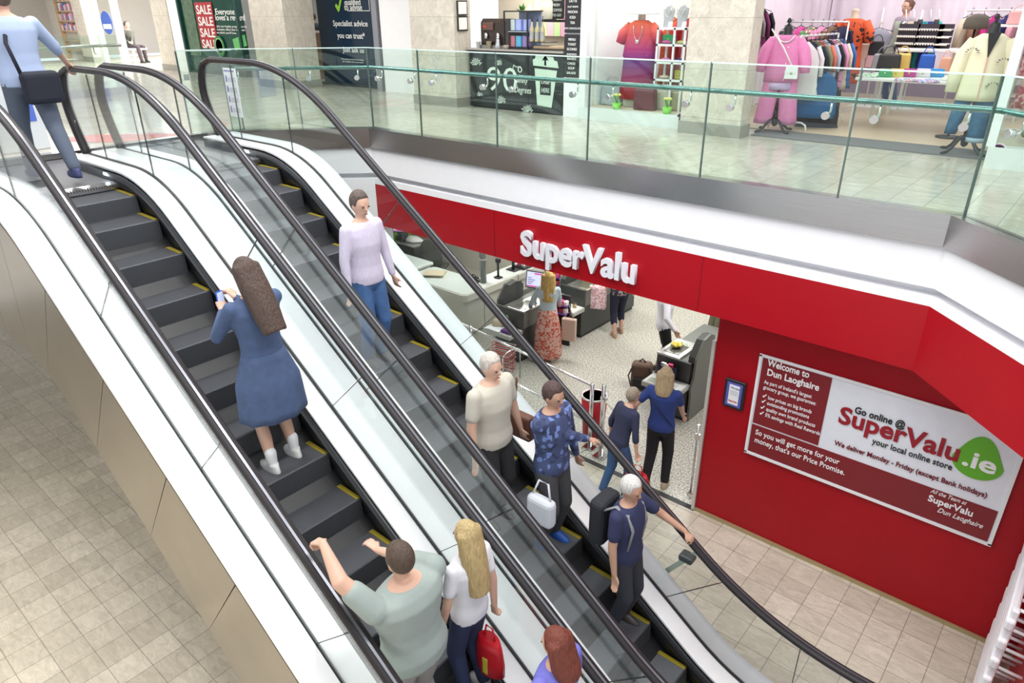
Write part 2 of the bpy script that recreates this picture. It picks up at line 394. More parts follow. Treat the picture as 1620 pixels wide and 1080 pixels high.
MB().tube([(-9.5, 5.28, UF+.87), (-8.2, 6.58, UF+.87), (-.80, 6.58, UF+.87), (1.1, 4.68, UF+.87)], .024, 12).build('handrail', C((.20, .34, .34), .22, .85), BAL)
# ================================================================ escalators
T35 = math.tan(math.radians(35))
def prof(zt, o, zb, xl, xr, T=.55, n=9):
    """X, z line: flat at zt, incline z = -5.6+o-T35 x, flat at zb (eye-relative heights)"""
    xa = (-5.6+o-zt)/T35; xb = (-5.6+o-zb)/T35; P = [(xl, zt)]
    ca, sa = math.cos(math.radians(35)), math.sin(math.radians(35))
    for (cx, cz, d0, d1) in ((xa, zt, (-1, 0), (ca, -sa)), (xb, zb, (-ca, sa), (1, 0))):
        p0 = (cx+d0[0]*T, cz+d0[1]*T); p2 = (cx+d1[0]*T, cz+d1[1]*T)
        for i in range(n):
            t = i/(n-1); P.append(tuple((1-t)**2*a+2*t*(1-t)*b+t*t*c for a, b, c in zip(p0, (cx, cz), p2)))
    P.append((xr, zb)); return [(x, rel(z)) for x, z in P]
def resample(P, step=.1):
    out = [P[0]]
    for a, b in zip(P, P[1:]):
        d = math.hypot(b[0]-a[0], b[1]-a[1]); k = max(1, int(d/step))
        out += [(a[0]+(b[0]-a[0])*i/k, a[1]+(b[1]-a[1])*i/k) for i in range(1, k+1)]
    return out
def zat(P, x):
    for a, b in zip(P, P[1:]):
        if a[0] <= x <= b[0] and b[0] > a[0]: return a[1]+(b[1]-a[1])*(x-a[0])/(b[0]-a[0])
    return P[0][1] if x < P[0][0] else P[-1][1]
XL, XR = -9.05, .35
BASE = prof(-1.49, -.94, -5.61, XL, XR)
HAND = prof(-.56, -.005, -4.785, -8.9, .1, .85, 12)
STEP = prof(-1.6, -1.10, -5.72, -9.6, 1.2, .5)
def ribbon(mb, P, y0, y1, th):
    mb.sweep([(x, 0, z) for x, z in P], [(y0, 0), (y1, 0), (y1, -th), (y0, -th)])
def escalator(name, label, yg0, yg1, outer_left, outer_right, clad):
    t = root(name, (XL, yg0, 0), label, 'escalator'); t.location = (0, 0, 0)
    ys0, ys1 = yg0+.20, yg1-.20                       # step band between the skirts
    # inner decks, skirts
    for k, (a, b) in enumerate(((yg0+.012, ys0), (ys1, yg1-.012))):
        mb = MB(); ribbon(mb, BASE, a, b, .02); mb.build('inner_deck', 'deck', t)
        y = ys0 if k == 0 else ys1-.006
        lo = [(x, min(z, zat(BASE, x))-.25) for x, z in BASE]
        mb = MB(); mb.loft([[Vector((x, y, z-.02)), Vector((x, y+.006, z-.02)), Vector((x, y+.006, zl)), Vector((x, y, zl))] for (x, z), (_, zl) in zip(BASE, lo)])
        sk = mb.build('skirt', 'skirt', t)
        mb = MB(); pth = [(x, ys0+.022 if k == 0 else ys1-.022, z-.075) for x, z in BASE[1:-1]]
        mb.sweep(pth, [(-.016, -.014), (.016, -.014), (.016, .014), (-.016, .014)]); mb.build('skirt_brush', 'black', t)
    # glass base channel, panels, handrail
    for y in (yg0, yg1):
        mb = MB(); mb.sweep([(x, y, z+.004) for x, z in BASE], [(-.014, 0), (.014, 0), (.014, -.03), (-.014, -.03)]); mb.build('glass_channel', 'black', t)
        B = resample(BASE, .1)
        # the loop ends of the handrail
        top = [(-8.98, 4.24), (-9.10, 4.44), (-9.19, 4.66), (-9.21, 4.82), (-9.17, 4.98), (-9.07, 5.11), (-8.9, 5.16)]
        HH = [(x, z) for x, z in HAND]
        bot = [(.28, HAND[-1][1]-.04), (.40, HAND[-1][1]-.17), (.44, HAND[-1][1]-.35), (.40, HAND[-1][1]-.56), (.28, HAND[-1][1]-.76)]
        loop = top[:-1]+HH+bot
        sm = []
        for i in range(len(loop)-1):
            p0 = loop[max(i-1, 0)]; p1 = loop[i]; p2 = loop[i+1]; p3 = loop[min(i+2, len(loop)-1)]; kk = 4 if max(math.dist(p0, p1), math.dist(p1, p2), math.dist(p2, p3)) < .45 else 1
            for j in range(kk):
                u = j/kk
                if kk == 1: sm.append(p1); continue
                sm.append(tuple(.5*((2*b)+(-a+c)*u+(2*a-5*b+4*c-d)*u*u+(-a+3*b-3*c+d)*u**3) for a, b, c, d in zip(p0, p1, p2, p3)))
        sm.append(loop[-1])
        sec = [(-.050, -.014), (-.044, .012), (-.024, .026), (.024, .026), (.044, .012), (.050, -.014), (.036, -.028), (-.036, -.028)]
        mb = MB(); mb.sweep([(x, y, z) for x, z in sm], sec)
        for f in mb.b.faces: f.smooth = len(f.verts) == 4
        mb.build('handrail', 'rubber', t)
        mb = MB(); mb.sweep([(x, y, z) for x, z in sm], [(-.009, -.026), (.009, -.026), (.009, -.040), (-.009, -.040)]); mb.build('handrail_guide', C((.22, .22, .25), .3, .8), t)
        # panes cut perpendicular to the incline
        cuts = [-9.0, -8.45, -7.35, -6.05, -4.75, -3.45, -2.15, -.9, .25]
        ca = math.cos(math.radians(35)); sh = .54
        for a, b in zip(cuts, cuts[1:]):
            def shift(x): return x+(sh if -7.2 < x < -1.3 else 0)
            n = 14; rings = []
            for i in range(n+1):
                xb = a+(b-a)*i/n; xt = shift(a)+(shift(b)-shift(a))*i/n
                if i == 0 and a != -9.0: xb += .004; xt += .004
                if i == n: xb -= .004; xt -= .004
                zb = zat(BASE, xb); zt = zat(HAND, xt)-.03
                rings.append([Vector((xb, y-.006, zb)), Vector((xb, y+.006, zb)), Vector((xt, y+.006, zt)), Vector((xt, y-.006, zt))])
            if a == -9.0:
                rings = [[Vector((-9.12, y-.006, 4.6)), Vector((-9.12, y+.006, 4.6)), Vector((-9.12, y+.006, 5.0)), Vector((-9.12, y-.006, 5.0))],
                         [Vector((-9.0, y-.006, 4.3)), Vector((-9.0, y+.006, 4.3)), Vector((-9.0, y+.006, 5.1)), Vector((-9.0, y-.006, 5.1))]]+rings[1:]
            mb = MB(); mb.loft(rings)
            for f in mb.b.faces: f.smooth = False
            mb.build('glass_panel', 'eglass', t)
            if a > -9:
                mb = MB(); x0, x1 = a, shift(a); z0, z1 = zat(BASE, x0), zat(HAND, x1)-.04
                mb.prism([(x0-.003, z0), (x0+.003, z0), (x1+.003, z1), (x1-.003, z1)], .014, TR(0, y+.007, 0, rx=PI/2)); mb.build('glass_joint', C((.04, .05, .05), .4), t)
    # outer decks
    for a, b, mm in outer_left+outer_right:
        mb = MB(); ribbon(mb, BASE, a, b, .035); mb.build('outer_deck', mm, t)
    # deck joints
    # steps
    xs = -7.74; i = 0
    while xs < -1.0:
        x0, x1 = xs, xs+.4; z = zat(STEP, x1-.02)
        zn = zat(STEP, x1+.38)
        if -7.3 < x0: z = zat(STEP, x1-.05)
        z0 = min(z, zn)-.03
        mb = MB(); mb.prism([(x0, z-.03), (x0, z), (x1-.01, z), (x1, z-.01), (x1+.015, z0), (x1-.06, z0), (x1-.06, z-.03)], ys1-ys0-.03, TR(0, ys1-.015, 0, rx=PI/2))
        st = mb.build('step', 'tread', t)
        mb = MB(); mb.box(x0, ys1-.06, z+.0005, x1-.005, ys1-.016, z+.003)
        mb.build('edge_marking', 'yellow', st)
        xs += .4; i += 1
    # landing plates
    mb = MB(); mb.box(-9.62, ys0-.2, UF-.28, -7.87, ys1+.2, UF+.002); mb.build('landing_plate', 'plate', t)
    mb = MB(); mb.box(-7.87, ys0, UF-.05, -7.74, ys1, UF+.006)
    for k in range(30): mb.box(-7.75, ys0+.02+k*(ys1-ys0-.04)/30, UF-.02, -7.70, ys0+.032+k*(ys1-ys0-.04)/30, UF+.004)
    mb.build('comb_plate', 'steel', t)
    mb = MB(); mb.box(-1.0, ys0-.1, 0, 1.0, ys1+.1, .006); mb.build('lower_landing_plate', 'plate', t)
    for x in (-8.02,):
        mb = MB(); mb.rbox(x-.05, ys1-.012, UF+.045, x+.05, ys1+.004, UF+.075, .006); mb.build('comb_light', mat('comb_lamp_lens', (.8, .9, 1), .2, emit=9), t)
    # truss body under decks
    TB = prof(-3.0, -2.45, -5.72, XL-.5, XR, .5)
    yl, yr = clad
    rings = []
    for x in [XL-.4+i*(XR-XL+.3)/60 for i in range(61)]:
        zt = zat(BASE, x)-.32; zb = min(zt-.05, max(zat(TB, x), .002)); rings.append([Vector((x, yl+.03, zb)), Vector((x, yr-.03, zb)), Vector((x, yr-.03, zt)), Vector((x, yl+.03, zt))])
    mb = MB(); mb.loft(rings)
    for f in mb.b.faces: f.smooth = False
    mb.build('truss', 'black', t)
    for y, sgn in ((yl, 1), (yr-.025, 1)):
        cuts = [XL-.5, -8.2, -7.25]+[-6.42+.8*k for k in range(9)]
        def low(xt):   # bottom point of the seam through top point xt
            if xt <= -7.2: return (xt-(.3 if xt > -7.5 else 0), rel(-3.0))
            z0 = zat(BASE, xt); xl = xt-.74; zl = zat(TB, xl)
            return (xl, max(zl, .003))
        for a, b in zip(cuts, cuts[1:]):
            n = 8; rings = []
            for i in range(n+1):
                x = a+(b-a)*i/n
                if i == 0: x += .004
                if i == n: x -= .004
                la, lb = low(a), low(b); u = i/n; lx = la[0]+(lb[0]-la[0])*u
                lz = zat(TB, lx) if zat(TB, lx) > .003 else .003
                z1 = zat(BASE, x)-.03
                if z1 < lz+.01: z1 = lz+.01
                rings.append([Vector((x, y, z1)), Vector((x, y+.025, z1)), Vector((lx+(.004 if i == 0 else 0), y+.025, lz)), Vector((lx+(.004 if i == 0 else 0), y, lz))])
            mb = MB(); mb.loft(rings)
            for f in mb.b.faces: f.smooth = False
            mb.build('cladding_panel', 'clad', t)
    return t
escA = escalator('escalator', 'nearer escalator with brown steel side cladding carrying the woman in denim', 1.80, 3.02, [(1.57, 1.786, 'deck')], [], (1.57, 3.05))
escB = escalator('escalator', 'further escalator beside the shop, running down past the red fascia', 3.40, 4.64, [], [(4.654, 4.86, 'deck_grey')], (3.37, 4.86))
mb = MB(); ribbon(mb, BASE, 3.036, 3.384, .03); mb.build('cover_panel', 'deck', escA)
# ================================================================ helpers for placing things on real planes
def at(px, py, ax, val):
    d = CR*(px-810)-CU*(py-540)+CF*FPX
    o = Vector((0, 0, EYE)); return o+d*((val-o[ax])/d[ax])
# ================================================================ upper floor: columns and shop shells
U = UF
def sbox(name, m, *a): return structure(MB().box(*a), name, m)
stonegrid = tile_mat('stone_block_cladding', (.63, .585, .51), (.60, .555, .485), 20, .62, 0, 0, (.42, .38, .32), .45, .004)
# the block joints must run on vertical faces: swap axes
nt = stonegrid.node_tree
for n in nt.nodes:
    if n.type == 'MAPPING' and tuple(n.inputs['Scale'].default_value) == (1, 1, 1): n.inputs['Rotation'].default_value = (PI/2, 0, 0); n.inputs['Location'].default_value = (0, 0, 0)
def column(nm, x0, x1, y0, y1, h=3.2):
    sbox(nm, stonegrid, x0, y0, U, x1, y1, U+h); sbox('baseboard_'+nm, 'stoned', x0-.015, y0-.015, U, x1+.015, y1+.015, U+.16)
column('wall_column_1', -10.3, -9.2, 9.22, 9.62)
column('wall_column_2', -4.83, -3.95, 9.22, 9.50)
column('wall_column_3', -15.6, -14.3, 9.25, 10.0)
column('wall_column_4', -22.45, -21.5, 10.2, 10.5)
column('wall_column_5', -28.6, -27.75, 10.3, 10.6)
sbox('wall_pharmacy_1', 'white', -12.3, 10.2, U, -10.3, 10.5, U+3.2)
sbox('trim_pharmacy', C((.35, .36, .4), .3, .5), -12.5, 10.15, U, -12.35, 10.4, U+3.2)
sbox('wall_pharmacy_pillar', 'white', -21.48, 10.22, U, -20.95, 10.5, U+3.2)
# pharmacy: dark blue advice window
t = root('pharmacy_window', (-13.6, 10.5, U), 'dark blue shop window with white advice lettering, left of the beige column', 'shop window')
t.location = (0, 0, 0)
navy = mat('navy_window_film', (.010, .030, .062), .12, noise=.3, nscale=2)
MB().box(-14.85, 10.5, U+.05, -12.45, 10.56, U+3).build('film', navy, t)
MB().box(-14.9, 10.44, U, -12.4, 10.6, U+.05).build('sill', C((.02, .03, .04)), t)
wt = C((.85, .87, .86), .5)
def wtext(s, px, py, y, size, m=wt, par=None, bold=0., rz=0, **k):
    p = at(px, py, 1, y); return text(k.pop('name', 'lettering'), s, size, p, rz, m, par, bold, **k)
wtext('qualified', 545, 8, 10.49, .17, par=t, bold=.01)
wtext('to advise', 545, 16, 10.49, .17, par=t, bold=.01)
wtext('Specialist advice', 527, 41, 10.49, .165, par=t, bold=.01, width=1.22)
wtext('you can trust*', 534, 60, 10.49, .165, par=t, bold=.01, width=.98)
wtext('Just ask us', 543, 82, 10.49, .15, par=t, bold=.01, width=.76)
wtext('*Our pharmacy service is here to help,', 540, 94, 10.49, .045, par=t, width=.8)
wtext('ask a member of the team in store.', 542, 98, 10.49, .045, par=t, width=.75)
p = at(530, 8, 1, 10.485); MB().prism([(0, -.02), (.10, -.14), (.14, -.12), (.30, .18), (.25, .2), (.12, -.03), (.04, .03)], .004, TR(p.x, p.y, p.z, rx=PI/2)).build('tick_mark', C((.3, .62, .05), .5), t)
p0 = at(585, 17.5, 1, 10.49); MB().box(p0.x-.75, 10.48, p0.z, p0.x, 10.49, p0.z+.012).box(p0.x, 10.48, p0.z, p0.x+.012, 10.49, p0.z+.5).build('outline_mark', wt, t)
# green store with sale poster
t = root('green_shopfront', (0, 0, 0), 'dark green glazed shopfront with red sale poster and loyalty lettering', 'shopfront')
grn = mat('green_window_film', (.012, .07, .052), .12, noise=.4, nscale=3)
MB().box(-20.92, 10.3, U+.04, -17.95, 10.36, U+3).build('film', grn, t)
MB().box(-20.94, 10.24, U, -17.9, 10.4, U+.05).build('sill', C((.02, .05, .04)), t)
for x in (-20.94, -17.95): MB().box(x, 10.22, U, x+.09, 10.4, U+3).build('frame', C((.01, .06, .05), .3), t)
leaf = mat('leaf_print', (.09, .16, .10), .4, noise=.9, nscale=9); MB().box(-20.75, 10.285, U+.45, -20.15, 10.296, U+2.4).build('leaf_panel', leaf, t)
wtext('Everyone', 341, 23, 10.29, .2, par=t, bold=.01, width=.95); wtext('loves a reward', 341, 32, 10.29, .2, par=t, bold=.01, width=1.45)
for i, s in enumerate(('Join our loyalty programme for', 'exclusive offers that we know', 'we think you\'ll love.')): wtext(s, 343, 43+i*5, 10.29, .075, par=t, width=(1.5, 1.4, 1.0)[i])
p = at(368, 62, 1, 10.28); MB().prism([(0, 0), (.62, .12), (.66, -.14), (.05, -.28)], .006, TR(p.x, p.y, p.z, rx=PI/2)).build('reward_card', C((.12, .5, .14), .4), t)
t2 = root('sale_poster', (0, 0, 0), 'tall red poster with the word sale four times in white', 'poster')
MB().box(-20.02, 10.27, U+.66, -19.12, 10.282, U+1.78).build('sheet', C((.42, .01, .02), .5), t2)
for i in range(4): text('lettering', 'SALE', .3, (-19.96, 10.265, U+1.50-.28*i), 0, wt, t2, .02, width=.78)
t2 = root('round_sticker', (0, 0, 0), 'round green window sticker at the foot of the sale poster', 'sticker')
M = TR(-19.05, 10.262, U+.72, rx=PI/2); MB().lathe([(.26, 0), (.26, .006)], 28, M).build('disc', C((.03, .22, .04), .4), t2)
m = MB(); m.lathe([(.20, .006), (.20, .01), (.175, .01), (.175, .006)], 28, M); m.build('ring', C((.3, .6, .3)), t2)
M = None
# inner counter and staff nook of the green store
t = root('shop_counter', (0, 0, 0), 'brown wooden counter front beside the green shopfront where a staff head shows', 'counter')
MB().box(-17.75, 10.9, U, -16.0, 11.5, U+1.06).build('body', C((.25, .15, .08), .5), t); MB().box(-17.8, 10.85, U+1.06, -15.95, 11.55, U+1.1).build('top', C((.6, .55, .5), .3), t)
sbox('wall_green_store_back', C((.8, .8, .76), .6), -17.9, 13.2, U, -15.0, 13.3, U+3)
t = root('wall_shelf', (0, 0, 0), 'pale wall shelf of small goods behind the brown counter', 'shelf')
for z in (1.15, 1.42, 1.7): MB().box(-17.8, 12.9, U+z, -16.2, 13.2, U+z+.03).build('shelf_board', C((.6, .5, .35)), t)
# far white store on the left
t = root('white_shopfront', (0, 0, 0), 'brightly lit white shopfront with tall pale door frames at the far left', 'shopfront')
for x in (-27.2, -25.62): MB().box(x, 10.35, U, x+.26, 10.5, U+3).build('frame', C((.75, .75, .72), .4), t)
MB().box(-26.94, 10.4, U+.1, -25.62, 10.42, U+3).build('glass_door', 'pane', t)
sbox('wall_far_store_back', C((.9, .89, .87), .6), -29.5, 14.6, U, -19, 14.7, U+3.2)
sbox('wall_far_store_side', C((.88, .86, .82), .6), -21.45, 10.5, U, -21.35, 14.6, U+3.2)
area('far_store_lamp', (-25, 12.4, U+3.1), 4, 2.5, 700, color=(1, .98, .95))
area('far_store_lamp', (-17, 12.2, U+3.1), 1.5, 1, 35)
sbox('wall_far_left', C((.45, .42, .38), .6), -32, -6, U, -31.8, 16, U+3.4)
sbox('wall_far_shop', 'stone', -31.8, 10.6, U, -28.2, 10.8, U+3.4)
t = root('round_logo_sticker', (0, 0, 0), 'blue oval sticker on the glass of the white shopfront', 'sticker')
p = at(169, 36, 1, 10.38); M = TR(p.x, p.y, p.z, rx=PI/2) @ Matrix.Diagonal((1.15, .95, 1, 1)); MB().lathe([(.36, 0), (.36, .008)], 24, M).build('oval', C((.05, .12, .45), .4), t)
MB().box(p.x-.3, p.y-.012, p.z-.18, p.x+.32, p.y-.008, p.z-.04).build('stripe', C((.9, .9, .9)), t)
t = root('wooden_cabinet', (0, 0, 0), 'narrow pale wooden cabinet inside the white store', 'cabinet')
MB().box(-24.4, 11.1, U, -24.0, 11.5, U+.84).build('body', C((.55, .42, .26)), t); MB().box(-24.42, 11.08, U+.84, -23.98, 11.52, U+.87).build('top', C((.6, .48, .3)), t)
# bookshelf left
def bookshelf():
    t = root('wall_shelf', (0, 0, 0), 'tall light wooden shelf unit packed with small boxes in the far left shop', 'shelf')
    x0, x1, y = -30.6, -28.4, 10.45
    for x in (x0, x1): MB().box(x, y, U, x+.04, y+.3, U+2.3).build('side_panel', C((.6, .42, .25)), t)
    MB().box(x0, y+.3, U, x1, y+.32, U+2.3).build('back_panel', C((.8, .78, .74)), t)
    zs = [.3, .62, .94, 1.26, 1.58, 1.9, 2.2]
    for z in zs: MB().box(x0, y, U+z, x1, y+.3, U+z+.03).build('shelf_board', C((.62, .45, .27)), t)
    cols = [(.8, .8, .8), (.6, .15, .2), (.15, .2, .5), (.75, .7, .6), (.7, .3, .5), (.3, .3, .35)]
    n = 0
    for zi in range(2, 6):
        x = x0+.08
        while x < x1-.12:
            w = random.uniform(.08, .16); h = random.uniform(.15, .26)
            o = MB().box(x, y+.05, U+zs[zi]+.03, x+w, y+.24, U+zs[zi]+.03+h).build('product_box', C(cols[n % 6]), label='small packaged product among rows on the light wooden shelf', cat='box', group='products on the far shelf')
            x += w+random.uniform(.01, .04); n += 1
bookshelf()
# ---------------------------------------------------------------- cafe
t = root('cafe_counter', (0, 0, 0), 'dark cafe counter with white chalk lettering and a drawn paper cup', 'counter')
chalk = mat('chalkboard', (.018, .022, .024), .3, noise=.3)
MB().box(-9.14, 9.52, U+.02, -7.82, 9.56, U+.94).build('front_panel', chalk, t)
MB().box(-7.81, 9.52, U+.02, -7.1, 9.56, U+.94).build('front_panel', chalk, t)
MB().box(-9.14, 9.56, U, -7.1, 10.1, U+.94).build('carcass', 'black', t)
MB().box(-9.2, 9.48, U+.94, -7.08, 10.15, U+.97).build('countertop', C((.35, .33, .3), .15), t)
ck = C((.72, .80, .74), .7); Y = 9.517
text('chalk_number', '90', .56, (-8.76, Y, U+.30), 0, ck, t, -.004, width=.68)
text('chalk_degree', 'o', .2, (-8.05, Y, U+.62), 0, ck, t)
text('chalk_word', 'Ninety', .13, (-8.10, Y, U+.46), 0, ck, t, shear=.3, width=.27)
text('chalk_word', 'Degrees', .15, (-8.12, Y, U+.30), 0, ck, t, shear=.2, width=.36)
def doodle(px, py, r, seed, n=7):
    random.seed(seed); p = at(px, py, 1, Y); m = MB()
    for k in range(n):
        a = PI*(.1+.8*k/(n-1)); L = r*random.uniform(.7, 1); w = r*.16
        M = TR(p.x, p.y, p.z, rx=PI/2) @ Matrix.Rotation(a, 4, 'Z'); m.prism([(0, 0), (L*.5, w), (L, 0), (L*.5, -w), (L*.5, -w*.5), (L*.85, 0), (L*.5, w*.5), (.1*L, 0)], .002, M)
    m.build('chalk_leaf', ck, t)
for i, (a, b, r) in enumerate(((753, 103, .16), (789, 103, .11), (759, 152, .09), (793, 163, .15), (835, 177, .16), (766, 142, .06))): doodle(a, b, r, i)
p = at(818, 106, 1, Y); MB().tube([(p.x-.1, p.y, p.z-.06), (p.x-.07, p.y, p.z+.03), (p.x-.02, p.y, p.z), (p.x+.08, p.y, p.z+.01)], .008, 6).build('chalk_bean', ck, t)
def cup(x, z):
    MB().prism([(x, z), (x+.30, z-.02), (x+.40, z+.55), (x-.06, z+.57)], .002, TR(0, Y, 0, rx=PI/2)).build('chalk_cup', C((.62, .74, .64), .6), t)
    MB().prism([(x-.09, z+.61), (x+.43, z+.59), (x+.40, z+.69), (x+.34, z+.70), (x+.32, z+.75), (x-.04, z+.77), (x-.05, z+.72), (x-.1, z+.7)], .002, TR(0, Y, 0, rx=PI/2)).build('chalk_lid', C((.62, .74, .64), .6), t)
    MB().box(x+.06, Y-.006, z+.17, x+.28, Y-.003, z+.45).build('chalk_label', chalk, t)
    text('chalk_word', 'Order', .09, (x+.08, Y-.008, z+.34), 0, ck, t, width=.18, shear=.2); text('chalk_word', 'HERE', .1, (x+.09, Y-.008, z+.21), 0, ck, t, width=.16)
cup(-7.62, U+.13)
MB().prism([(-.02, 0), (.02, 0), (.02, .08), (.07, .07), (0, .16), (-.07, .07), (-.02, .08)], .002, TR(-7.46, Y, U+.83-.08, rx=PI/2)).build('chalk_arrow', ck, t)
sbox('wall_cafe_pillar', 'white', -7.07, 9.5, U, -6.72, 9.8, U+3)
sbox('wall_cafe_back', C((.72, .66, .56), .6), -10.3, 11.6, U, -6.7, 11.7, U+3)
sbox('wall_cafe_side', C((.75, .72, .66), .6), -6.76, 9.8, U, -6.7, 11.6, U+3)
area('cafe_lamp', (-8.3, 10.5, U+2.6), 1.8, .5, 40, color=(1, .93, .8))
def framed(lb, x, y, z, w, h, rz=0, fr=(.02, .02, .02), sheet=(.85, .85, .82), cat='picture frame', group=None):
    t = root('picture_frame', (x, y, z), lb, cat, rz, group)
    MB().box(0, -.02, 0, w, 0, h).build('frame', C(fr, .4), t); b = w*.09; MB().box(b, -.024, b, w-b, -.02, h-b).build('sheet', C(sheet, .6), t); return t
for z, lb in ((1.48, 'upper black framed certificate on the side of the beige column by the cafe'), (1.24, 'lower black framed certificate on the side of the beige column by the cafe')):
    framed(lb, -9.19, 9.29, U+z, .24, .23, PI/2)
def menu(lb, z0, z1, lines):
    t = root('menu_board', (-7.06, 9.49, U+z0), lb, 'menu board'); h = z1-z0
    MB().box(0, -.015, 0, .30, 0, h).build('board', C((.02, .02, .025), .5), t); m = MB(); random.seed(len(lines))
    z = h-.09
    for i, s in enumerate(lines):
        text('menu_line', s, .035 if len(s) > 6 else .05, (.15, -.018, z), 0, wt, t, .008, align='CENTER'); z -= (h-.14)/max(1, len(lines)-1)
menu('upper black menu board on the white pillar beside the cafe', 1.24, 1.9, ['COFFEE', 'AMERICANO', 'LATTE', 'FLAT WHITE', 'MOCHA', 'ICED', 'TEA', 'HOT CHOCOLATE'])
menu('lower black menu board on the white pillar beside the cafe', .60, 1.22, ['MENU', 'TOAST', 'SCONES', 'SANDWICH', 'BAGELS', 'CAKES', 'SOUP', 'SALADS'])
TOPZ = U+.97
# espresso machine
t = root('espresso_machine', (-8.95, 9.62, TOPZ), 'big brown-black espresso machine on the cafe counter', 'coffee machine')
mc = C((.05, .035, .028), .25, .3)
m = MB(); m.prism([(0, .05), (0, .40), (.06, .46), (.40, .44), (.42, .30), (.40, .05)], .62, TR(0, .0, 0, rx=PI/2, rz=PI/2)); m.build('housing', mc, t)
t.children[0].location = (0, 0, 0)
MB().box(0, -.04, 0, .62, .38, .05).build('drip_tray', C((.3, .3, .3), .3, .8), t); MB().rbox(.06, -.03, .28, .30, 0, .40, .01).build('panel', C((.12, .06, .05), .3), t)
for x in (.15, .42): MB().tube([(x, -.03, .24), (x, -.03, .15)], .03, 12).build('group_head', 'chrome', t)
MB().box(.08, -.035, .33, .16, -.031, .35).build('logo_light', C((.6, .05, .02)), t)
def lobj(name, prof, px, yy, z, m, lb, cat, n=16, group=None, py=None):
    p = at(px, py if py else 75, 1, yy); o = MB().lathe(prof, n).build(name, m, label=lb, cat=cat, group=group); o.location = (p.x, yy, z); return o
lobj('paper_cup', [(.03, 0), (.042, .10), (.044, .10)], 757, 9.56, TOPZ, C((.85, .85, .85)), 'white paper cup on the cafe counter under the coffee machine', 'cup')
lobj('paper_cup', [(.035, 0), (.05, .11), (.052, .11)], 774, 9.56, TOPZ, C((.6, .55, .4)), 'straw coloured paper cup in front of the coffee machine', 'cup')
lobj('milk_jug', [(.05, 0), (.055, .03), (.035, .13), (.03, .17), (.034, .18)], 788, 9.56, TOPZ, 'chrome', 'steel milk jug standing right of the paper cups', 'jug')
lobj('small_bowl', [(.04, 0), (.05, .06), (.05, .06)], 801, 9.58, TOPZ, C((.35, .3, .25)), 'small brown bowl right of the steel milk jug', 'bowl')
# display case
t = root('display_case', (-8.42, 9.60, TOPZ), 'upright clear display case with blue lit shelves on the cafe counter', 'display case')
MB().box(0, 0, 0, .52, .40, .02).build('base', 'black', t); MB().box(0, 0, .56, .52, .40, .58).build('lid', 'black', t)
for x in (0, .5): MB().box(x, 0, .02, x+.02, .02, .56).build('post', 'black', t)
MB().box(.02, .38, .02, .5, .4, .56).build('back_panel', C((.35, .42, .62), .4), t); MB().box(.02, .005, .02, .5, .009, .56).build('front_glass', 'pane', t)
MB().box(.02, .02, .26, .5, .38, .27).build('shelf', C((.5, .55, .6), .2), t)
for i, (x, z, c) in enumerate(((.06, .03, (.6, .2, .25)), (.2, .03, (.1, .45, .7)), (.34, .03, (.3, .2, .5)), (.2, .28, (.4, .45, .9)), (.36, .28, (.35, .4, .85)), (.06, .28, (.6, .65, .7)))):
    o = MB().rbox(0, 0, 0, .11, .12, .17, .01).build('snack_packet', C(c), label='coloured snack packet standing in the clear display case', cat='packet', group='packets in the display case'); o.location = (-8.42+x, 9.68, TOPZ+z)
# bottles
b0 = None
for i, px in enumerate((855, 862, 868)):
    lb = ('leftmost', 'middle', 'rightmost')[i]+' of the three syrup bottles with pumps on the cafe counter'
    t = root('syrup_bottle', (-7.84+.11*i, 9.64, TOPZ+.12), lb, 'bottle', 0, 'syrup bottles')
    MB().lathe([(.036, 0), (.038, .01), (.038, .19), (.014, .25), (.014, .30)], 16).build('bottle_body', C((.45, .42, .25), .1), t)
    MB().lathe([(.0385, .04), (.0385, .15), (.0386, .15)], 16).build('bottle_label', C((.8, .82, .85)), t); MB().lathe([(.016, .30), (.016, .33), (.005, .33), (.005, .38)], 10).build('pump', 'black', t)
    for c in list(t.children)[1:]: c.parent = t
t = root('glass_cake_box', (-7.86, 9.60, TOPZ), 'low glass-fronted box for pastries below the syrup bottles', 'display case')
MB().box(0, 0, 0, .74, .3, .01).build('base', 'black', t); MB().box(0, 0, .11, .36, .3, .12).build('lid', 'black', t); MB().box(0, 0, .01, .74, .005, .11).build('front_glass', 'pane', t)
MB().rbox(.04, .04, .011, .68, .26, .06, .02).build('pastry_tray', mat('pastries', (.45, .3, .18), .7, noise=.5, nscale=30), t)
# back shelf of cafe
t = root('back_shelf', (0, 0, 0), 'dark shelf on the cafe back wall holding jars, cartons and a plant', 'shelf')
MB().box(-9.0, 10.6, U+1.36, -7.2, 10.9, U+1.40).build('shelf_board', 'black', t); MB().box(-9.0, 10.85, U, -8.95, 10.9, U+1.36).build('post', 'black', t); MB().box(-7.25, 10.85, U, -7.2, 10.9, U+1.36).build('post', 'black', t)
for i in range(4):
    o = MB().lathe([(.05, 0), (.055, .02), (.055, .17), (.03, .22), (.03, .25)], 14).build('milk_carton', C((.82, .78, .6)), label='white and yellow carton in the row of four on the cafe shelf', cat='carton', group='cartons on the cafe shelf'); o.location = (-8.78+.15*i, 10.72, U+1.40)
lobj('cookie_jar', [(.14, 0), (.15, .02), (.15, .28), (.10, .34), (.12, .34), (.12, .38), (0.01, .38)], 867, 10.74, U+1.40, mat('jar_glass', (.75, .72, .6), .1), 'large clear jar with a wide lid on the cafe shelf', 'jar')
t = root('potted_plant', (-8.95, 10.72, U+1.40), 'small green plant in a white pot on the cafe shelf', 'plant')
MB().lathe([(.05, 0), (.07, .12), (.07, .12)], 14).build('pot', C((.8, .8, .78)), t); m = MB(); random.seed(3)
